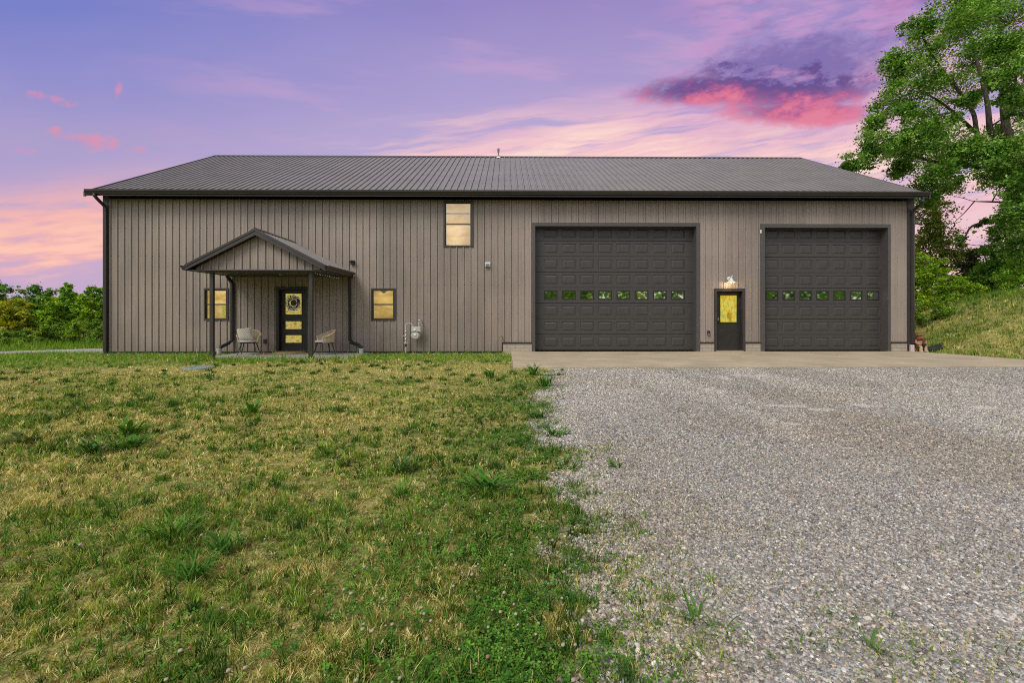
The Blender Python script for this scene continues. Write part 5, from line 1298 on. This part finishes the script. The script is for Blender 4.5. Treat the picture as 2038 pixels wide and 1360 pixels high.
small('olive_tree', 'loose olive-green tree showing between the roof corner and the maple', 1872, 17, [(1846, 425, 26), (1870, 455, 30), (1838, 470, 26), (1896, 478, 26), (1852, 400, 22), (1925, 500, 20), (1900, 510, 22), (1842, 440, 20), (1860, 500, 24), (1875, 405, 16)], .17, 14, OLIVE, group=GR, r0=.16, seed=11)
small('pale_stemmed_tree', 'small lime-green tree with two pale bare stems near the building corner', 1850, 7.5, [(1838, 520, 17), (1862, 528, 16), (1885, 545, 15), (1845, 545, 15), (1872, 558, 14), (1893, 558, 9), (1840, 570, 11), (1830, 540, 14)], .11, 14, LIME, group=GR, r0=.06, stems=[[(1843, 612), (1846, 585), (1842, 555), (1845, 525)], [(1856, 612), (1858, 585), (1864, 560), (1864, 535)]], bark_m=M_PALEB, seed=12)
small('dark_cedar', 'dark brownish-green conifer-like tree behind the lime tree with pale stems', 1908, 13, [(1905, 590, 22), (1912, 560, 20), (1920, 530, 16), (1895, 610, 20), (1928, 585, 18), (1935, 512, 14), (1955, 500, 12)], .15, 15, [(.07, .08, .028), (.095, .11, .035), (.05, .065, .02)], group=GR, r0=.12, seed=13)
small('dense_shrub_tree', 'round mid-green shrubby tree behind the top of the bank', 1950, 11, [(1935, 562, 20), (1958, 545, 20), (1975, 565, 22), (1945, 585, 18), (1968, 530, 14), (1990, 585, 20), (1925, 580, 14), (1945, 550, 16), (1985, 545, 16)], .13, 18, MID + LIME[:1], group=GR, r0=.1, seed=14)
small('shade_tree', 'dark full-leaved tree under the maple at the right picture edge', 2015, 9.5, [(2008, 480, 34), (1984, 512, 30), (2030, 525, 40), (2002, 555, 32), (1966, 505, 22), (2040, 570, 34), (2050, 480, 40), (1975, 545, 22), (2075, 540, 40), (2000, 520, 30), (1992, 460, 22), (2020, 440, 26), (1955, 530, 18)], .14, 20, MID + MAPLE[:3], group=GR, r0=.18, seed=15)
small('lime_shrub', 'bright lime shrub on the crest of the bank, between conifer and tall grass', 1910, 6.8, [(1898, 572, 15), (1915, 566, 14), (1932, 574, 14), (1884, 586, 12), (1950, 572, 12)], .09, 14, LIME, 'shrub', GR, .03, seed=16, jit=.3)
small('leafy_shrub', 'low yellow-green shrub at the bank foot beside the building corner', 1850, 4.5, [(1840, 604, 11), (1856, 600, 11), (1870, 606, 10), (1832, 612, 10), (1884, 602, 9)], .08, 13, LIME + WEEDY, 'shrub', GR, .02, seed=17, jit=.3)
small('crest_bush', 'rounded bush at the right end of the bank crest under the dark tree', 1995, 6.5, [(1985, 546, 18), (2005, 540, 19), (2024, 544, 19), (2042, 536, 19)], .09, 16, LIME[:2] + MID, 'shrub', GR, .03, seed=18, jit=.4)
small('background_tree', 'distant green tree filling the gap behind the roof corner', 1838, 26, [(1830, 520, 22), (1850, 560, 24), (1825, 580, 24), (1880, 590, 24), (1910, 610, 20), (1940, 600, 22), (1990, 600, 24), (1835, 480, 16)], .22, 14, DEEP, group=GR, r0=.14, seed=19)

# ---- left of the building
small('dark_tree', 'dark blue-green tree with ragged top, highest behind the left shrubs', 70, 19, [(50, 590, 17), (75, 578, 16), (95, 582, 14), (62, 608, 18), (88, 606, 18), (40, 606, 14), (105, 605, 12), (70, 630, 20)], .17, 14, DEEP, group=GL, r0=.1, seed=21)
small('edge_tree', 'dark tree whose branch tip enters at the left picture edge', -12, 16, [(-4, 562, 11), (-14, 575, 18), (-20, 605, 24), (-4, 600, 12), (0, 580, 8)], .15, 14, DEEP, group=GL, r0=.09, seed=22)
small('low_dark_shrub', 'low dark shrub behind the yellowish bush on the far left', 22, 21, [(12, 600, 12), (28, 594, 11), (40, 602, 12), (0, 612, 14), (25, 615, 16), (50, 620, 18), (110, 612, 14)], .15, 14, DEEP, 'shrub', GL, .06, seed=23)
small('yellowish_bush', 'yellow-olive rounded bush with bare stems, leftmost in front', 22, 6.5, [(20, 606, 14), (34, 602, 12), (8, 612, 12), (45, 610, 9), (26, 622, 12), (10, 628, 10), (44, 626, 9), (60, 608, 8), (-8, 622, 14)], .10, 14, [(.42, .40, .02), (.32, .36, .024), (.17, .24, .02)], 'shrub', GL, .03, stems=[[(18, 680), (16, 650), (18, 620)], [(29, 680), (30, 650), (32, 618)], [(42, 680), (40, 655), (42, 625)]], seed=24)
small('bright_sapling', 'bright green sapling in the middle of the left shrubs', 104, 7, [(100, 596, 11), (92, 612, 12), (108, 614, 11), (84, 630, 12), (106, 632, 13), (76, 616, 8), (94, 645, 12), (70, 640, 10)], .10, 14, LIME, 'shrub', GL, .03, seed=25)
small('tall_sapling', 'tallest pointed sapling left of the building', 137, 8, [(136, 570, 7), (139, 582, 8), (132, 592, 9), (146, 590, 8), (138, 605, 12), (126, 615, 12), (150, 612, 10), (138, 628, 13)], .10, 14, MID + LIME[:1], 'shrub', GL, .03, seed=26)
small('lime_bush', 'lime-coloured bush between the tall sapling and the building corner', 166, 6.5, [(158, 594, 10), (170, 600, 11), (162, 614, 11), (176, 618, 11), (152, 622, 10), (168, 632, 12), (186, 628, 10)], .10, 14, LIME, 'shrub', GL, .03, seed=27)
small('corner_bush', 'light green bush touching the left corner of the building', 193, 8.5, [(176, 578, 8), (190, 580, 10), (203, 582, 10), (196, 596, 12), (182, 598, 10), (205, 612, 12), (192, 622, 12), (215, 600, 12)], .11, 14, MID + LIME[:2], 'shrub', GL, .03, seed=28)
for i, (px, y, bl, lab) in enumerate([(14, 3.2, [(6, 664, 9), (18, 668, 9), (12, 680, 8), (24, 682, 8), (-6, 672, 9)], 'leafy weed thicket at the far left end of the walkway'), (46, 3.6, [(36, 668, 9), (50, 662, 9), (56, 676, 9), (42, 680, 8)], 'green weed thicket below the yellowish bush'), (84, 3.6, [(74, 664, 10), (86, 652, 9), (92, 668, 10), (80, 678, 8)], 'upright weed thicket below the bright sapling'), (118, 3.8, [(108, 660, 10), (120, 650, 9), (126, 668, 10), (114, 676, 9)], 'dark weed thicket below the tall sapling'), (152, 3.8, [(144, 656, 11), (158, 648, 10), (162, 664, 11), (150, 674, 9)], 'pale weed thicket below the lime bush'), (187, 3.8, [(178, 652, 11), (192, 646, 10), (198, 662, 11), (184, 670, 9), (206, 655, 11)], 'weed thicket beside the left corner of the building')]):
    small('weed_thicket', lab, px, y, bl, .07, 16, WEEDY + (MID if i % 2 else LIME[:2]), 'weeds', 'tall weeds behind the walkway', .015, seed=40 + i, jit=.3, sub=7)
# ---- woodland behind the viewpoint (mirrored in the garage panes)
rr = random.Random(9); cen, sg = [], []
for k in range(250):
    x = rr.uniform(-75, 90); y = -rr.uniform(38, 62); hh = 9.2 + 2.0 * math.sin(x * .13) + rr.uniform(-1, 1.6) + (2.5 if x > 8 else 0) - (1.6 if -22 < x < -6 else 0) - (7.5 if 6 < x < 11 else 0)
    for j in range(13): cen.append((x + rr.gauss(0, 1.6), y + rr.gauss(0, 1.4), max(.3, hh * (j + .5) / 13))); sg.append(1.0)
V, Fq, C = leaf_cloud(cen, sg, 24, .65, LIME + MID + DEEP[:1], .8)
o = np_mesh('woodland', V, Fq, M_LEAF, colors=C); tag(o, 'green woodland edge across the drive mirrored in the door panes', 'woodland', kind='stuff')
# ================================================================== sky, sun, camera
def srgb(r, g, b): return tuple(((c / 255) / 12.92 if c / 255 <= .04045 else ((c / 255 + .055) / 1.055) ** 2.4) for c in (r, g, b))
SUN_EL, SUN_AZ = R(48), R(216)            # azimuth clockwise from +Y: behind the viewpoint, to its left
wd = bpy.data.worlds.new('World'); SC.world = wd; wd.use_nodes = True; nt = wd.node_tree; nt.nodes.clear(); g = NG(nt)
wo = nt.nodes.new('ShaderNodeOutputWorld'); bg = nt.nodes.new('ShaderNodeBackground'); g.link(bg.outputs[0], wo.inputs[0])
sky = nt.nodes.new('ShaderNodeTexSky'); sky.sky_type = 'NISHITA'; sky.sun_disc = False; sky.sun_elevation = SUN_EL; sky.sun_rotation = SUN_AZ
d = g.n('ShaderNodeTexCoord').outputs['Generated']; X, Y_, Z = g.sep(d)
yc = g.m('MAXIMUM', Y_, .12)
U = g.m('MULTIPLY', g.m('DIVIDE', X, yc), 957.0); V = g.m('MULTIPLY', g.m('DIVIDE', Z, yc), 957.0)   # tangent coordinates of the northern sky
c4 = lambda *a: (*srgb(*a), 1)
Vn = g.m('DIVIDE', V, 625.0)
soft = g.noise(g.xyz(g.m('MULTIPLY', U, .0012), g.m('MULTIPLY', V, .004)), 1.5, 4, .6)
Vs = g.m('ADD', Vn, g.m('MULTIPLY', g.m('SUBTRACT', soft, .5), .25))
left = g.ramp(Vs, [(0, srgb(200, 174, 203)), (.14, srgb(194, 170, 206)), (.34, srgb(184, 167, 208)), (.55, srgb(170, 158, 204)), (.78, srgb(144, 143, 205)), (1, srgb(122, 130, 201))])
right = g.ramp(Vs, [(0, srgb(204, 176, 205)), (.2, srgb(202, 180, 214)), (.5, srgb(188, 174, 214)), (.75, srgb(172, 157, 206)), (1, srgb(154, 138, 197))])
c = g.mix(g.smooth(U, -950, 250), left, right)
# long streaks rising to the right
sl1 = g.m('ADD', .13, g.m('MULTIPLY', g.m('MAXIMUM', U, -400), .00006))
s = g.m('SUBTRACT', V, g.m('MULTIPLY', U, sl1))
wrp = g.noise(g.xyz(g.m('MULTIPLY', U, .003), g.m('MULTIPLY', s, .006), 3.1), 1.0, 4, .6)
s2 = g.m('ADD', s, g.m('MULTIPLY', g.m('SUBTRACT', wrp, .5), 70))
n1 = g.noise(g.xyz(g.m('MULTIPLY', U, .0035), g.m('MULTIPLY', s2, .040), 0.3), 1.0, 7, .60)
n2 = g.noise(g.xyz(g.m('MULTIPLY', U, .0020), g.m('MULTIPLY', s2, .013), 5.3), 1.0, 5, .55)
edge = g.m('ADD', s, g.m('MULTIPLY', g.m('SUBTRACT', n2, .5), 160))
band = g.m('MULTIPLY', g.smooth(g.m('ADD', U, g.m('MULTIPLY', g.m('SUBTRACT', n2, .5), 500)), -560, 0), g.smooth(edge, 430, 340))
f = g.m('MULTIPLY', g.smooth(g.m('ADD', g.m('MULTIPLY', n1, .62), g.m('MULTIPLY', n2, .38)), .40, .53), band)
pink = g.mix(g.smooth(V, 470, 290), c4(226, 178, 206), c4(252, 204, 202))
pink = g.mix(g.m('MULTIPLY', g.smooth(n1, .48, .64), g.smooth(V, 430, 330)), pink, c4(255, 222, 208))
c = g.mix(g.m('MULTIPLY', f, .95), c, pink)
hz = g.m('MULTIPLY', g.m('MULTIPLY', g.smooth(V, 60, 120), g.smooth(V, 300, 180)), g.smooth(U, 420, 700)); c = g.mix(g.m('MULTIPLY', hz, .45), c, c4(222, 178, 206))
# faint veil higher up
s3 = g.m('ADD', V, g.m('MULTIPLY', U, .10))
n3 = g.noise(g.xyz(g.m('MULTIPLY', U, .0022), g.m('MULTIPLY', s3, .011), 9.7), 1.0, 7, .62)
veil = g.m('MULTIPLY', g.smooth(n3, .46, .66), g.m('MULTIPLY', g.smooth(V, 270, 400), g.smooth(U, -900, -300)))
c = g.mix(g.m('MULTIPLY', veil, .38), c, c4(214, 168, 206))
# peach band low on the left
n4 = g.noise(g.xyz(g.m('MULTIPLY', U, .004), g.m('MULTIPLY', g.m('SUBTRACT', V, g.m('MULTIPLY', U, .10)), .026), 2.2), 1.0, 7, .6)
Vl = g.m('ADD', g.m('SUBTRACT', V, g.m('MULTIPLY', g.m('ADD', U, 850), .10)), g.m('MULTIPLY', g.m('SUBTRACT', n4, .5), 60))
pb = g.m('MULTIPLY', g.m('MULTIPLY', g.smooth(Vl, 60, 120), g.smooth(Vl, 310, 190)), g.smooth(U, -520, -740))
c = g.mix(g.m('MULTIPLY', pb, g.m('ADD', .25, g.m('MULTIPLY', g.smooth(n4, .36, .60), .75))), c, c4(246, 182, 176))
core = g.m('MULTIPLY', pb, g.m('MULTIPLY', g.smooth(n4, .47, .64), g.smooth(Vl, 235, 150)))
c = g.mix(core, c, c4(253, 200, 182))
# clouds
w1 = g.noise(g.xyz(g.m('MULTIPLY', U, .009), g.m('MULTIPLY', s, .018), 1.7), 1.0, 9, .66)
w2 = g.noise(g.xyz(g.m('MULTIPLY', U, .028), g.m('MULTIPLY', s, .048), 4.7), 1.0, 7, .66)
wn = g.m('SUBTRACT', g.m('ADD', g.m('MULTIPLY', w1, .6), g.m('MULTIPLY', w2, .4)), .5)
def puff(cx, cy, rx, ry, tilt=0.0, amp=4.6, e0=1.9, e1=.25):
    du = g.m('SUBTRACT', U, cx - 1007.6); dv = g.m('SUBTRACT', g.m('SUBTRACT', V, 625.0 - cy), g.m('MULTIPLY', du, tilt))
    q = g.m('ADD', g.m('POWER', g.m('ABSOLUTE', g.m('DIVIDE', du, rx)), 2), g.m('POWER', g.m('ABSOLUTE', g.m('DIVIDE', dv, ry)), 2))
    return g.smooth(g.m('ADD', q, g.m('MULTIPLY', wn, amp)), e0, e1), du, dv
m1, du, dv = puff(1580, 150, 165, 72, .10)
m2, _, _ = puff(1400, 178, 125, 26, .06); m3, _, _ = puff(1590, 222, 140, 24, .0); m4, _, _ = puff(1630, 122, 110, 56, .14)
M = g.m('MAXIMUM', g.m('MAXIMUM', m1, m2), g.m('MAXIMUM', m3, m4))
tt = g.m('ADD', g.m('ADD', g.m('MULTIPLY', du, .0014), g.m('MULTIPLY', dv, .0092)), g.m('ADD', g.m('MULTIPLY', wn, 2.8), .86))
cc = g.ramp(tt, [(0, srgb(226, 128, 154)), (.2, srgb(214, 112, 146)), (.4, srgb(162, 90, 144)), (.6, srgb(112, 80, 140)), (.8, srgb(94, 76, 142)), (1, srgb(128, 112, 174))])
halo, _, _ = puff(1560, 178, 270, 110, .1, 3.5, 1.6, .0)
c = g.mix(g.m('MULTIPLY', halo, .38), c, c4(196, 146, 200))
c = g.mix(g.m('MULTIPLY', M, .95), c, cc)
wf = g.m('SUBTRACT', g.noise(g.xyz(g.m('MULTIPLY', U, .035), g.m('MULTIPLY', V, .05), 11.7), 1.0, 6, .65), .5)
def small_puff(cx, cy, rx, ry, tilt):
    du = g.m('SUBTRACT', U, cx - 1007.6); dv = g.m('SUBTRACT', g.m('SUBTRACT', V, 625.0 - cy), g.m('MULTIPLY', du, tilt))
    q = g.m('ADD', g.m('POWER', g.m('ABSOLUTE', g.m('DIVIDE', du, rx)), 2), g.m('POWER', g.m('ABSOLUTE', g.m('DIVIDE', dv, ry)), 2))
    return g.smooth(g.m('ADD', q, g.m('MULTIPLY', wf, 5.5)), 1.6, -1.2)
for (cx, cy, rx, ry, tl, k) in ((208, 287, 36, 19, .0, 1.0), (277, 301, 22, 10, .0, .85), (85, 194, 28, 8, -.1, .7), (138, 208, 26, 9, -.25, .7), (243, 182, 9, 18, .9, .6), (118, 264, 18, 10, 0, .6), (1, 205, 12, 10, 0, .6), (60, 303, 22, 7, 0, .35), (155, 276, 50, 9, -.05, .5), (1860, 275, 40, 14, 0, .3)):
    c = g.mix(g.m('MULTIPLY', small_puff(cx, cy, rx, ry, tl), k), c, c4(244, 140, 156))
n5 = g.noise(g.xyz(g.m('MULTIPLY', U, .006), g.m('MULTIPLY', s, .014), 7.7), 1.0, 7, .62)
wis = g.m('MULTIPLY', g.smooth(n5, .46, .64), g.m('MULTIPLY', g.smooth(V, 480, 590), g.smooth(U, 300, 620)))
c = g.mix(g.m('MULTIPLY', wis, .7), c, c4(128, 90, 160))
n6 = g.noise(g.xyz(g.m('MULTIPLY', U, .004), g.m('MULTIPLY', s, .016), 17.7), 1.0, 6, .6)
c = g.mix(g.m('MULTIPLY', g.m('MULTIPLY', g.smooth(n6, .48, .62), .5), g.m('MULTIPLY', g.smooth(V, 400, 480), g.smooth(U, 250, 500))), c, c4(222, 160, 204))
# unseen sky overhead and behind, made bright and neutral to light the scene
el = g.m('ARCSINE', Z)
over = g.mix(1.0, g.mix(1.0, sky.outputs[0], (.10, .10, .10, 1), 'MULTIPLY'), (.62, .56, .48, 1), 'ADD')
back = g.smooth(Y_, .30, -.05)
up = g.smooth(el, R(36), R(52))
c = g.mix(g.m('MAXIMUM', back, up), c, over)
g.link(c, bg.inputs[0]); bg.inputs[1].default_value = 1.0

sl_ = bpy.data.lights.new('sun', 'SUN'); sl_.energy = 2.2; sl_.angle = R(24); sl_.color = (1, .94, .85)
so = bpy.data.objects.new('sun', sl_); COL.objects.link(so)
sd_ = Vector((math.sin(SUN_AZ) * math.cos(SUN_EL), math.cos(SUN_AZ) * math.cos(SUN_EL), math.sin(SUN_EL)))
so.rotation_euler = (-sd_).to_track_quat('-Z', 'Y').to_euler(); so.location = sd_ * 60

cam = bpy.data.cameras.new('camera'); co_ = bpy.data.objects.new('camera', cam); COL.objects.link(co_); SC.camera = co_
cam.sensor_width = 36; cam.sensor_fit = 'HORIZONTAL'; cam.lens = F / 2038 * 36; cam.shift_y = -55.0 / 2038; cam.clip_end = 2000; cam.clip_start = .05
co_.location = (0, -D, H); co_.rotation_euler = (R(90), 0, -TH)
SC.view_settings.view_transform = 'Standard'; SC.view_settings.look = 'None'; SC.view_settings.exposure = 0; SC.view_settings.gamma = 1
SC.cycles.max_bounces = 6; SC.cycles.diffuse_bounces = 3; SC.cycles.glossy_bounces = 3; SC.cycles.transmission_bounces = 4; SC.cycles.transparent_max_bounces = 8
SC.cycles.use_denoising = False; SC.cycles.denoiser = 'OPENIMAGEDENOISE'; SC.cycles.denoising_input_passes = 'RGB_ALBEDO_NORMAL'; SC.cycles.denoising_prefilter = 'ACCURATE'; SC.cycles.filter_width = 1.0; SC.cycles.use_adaptive_sampling = False
SC.cycles.sample_clamp_indirect = 6
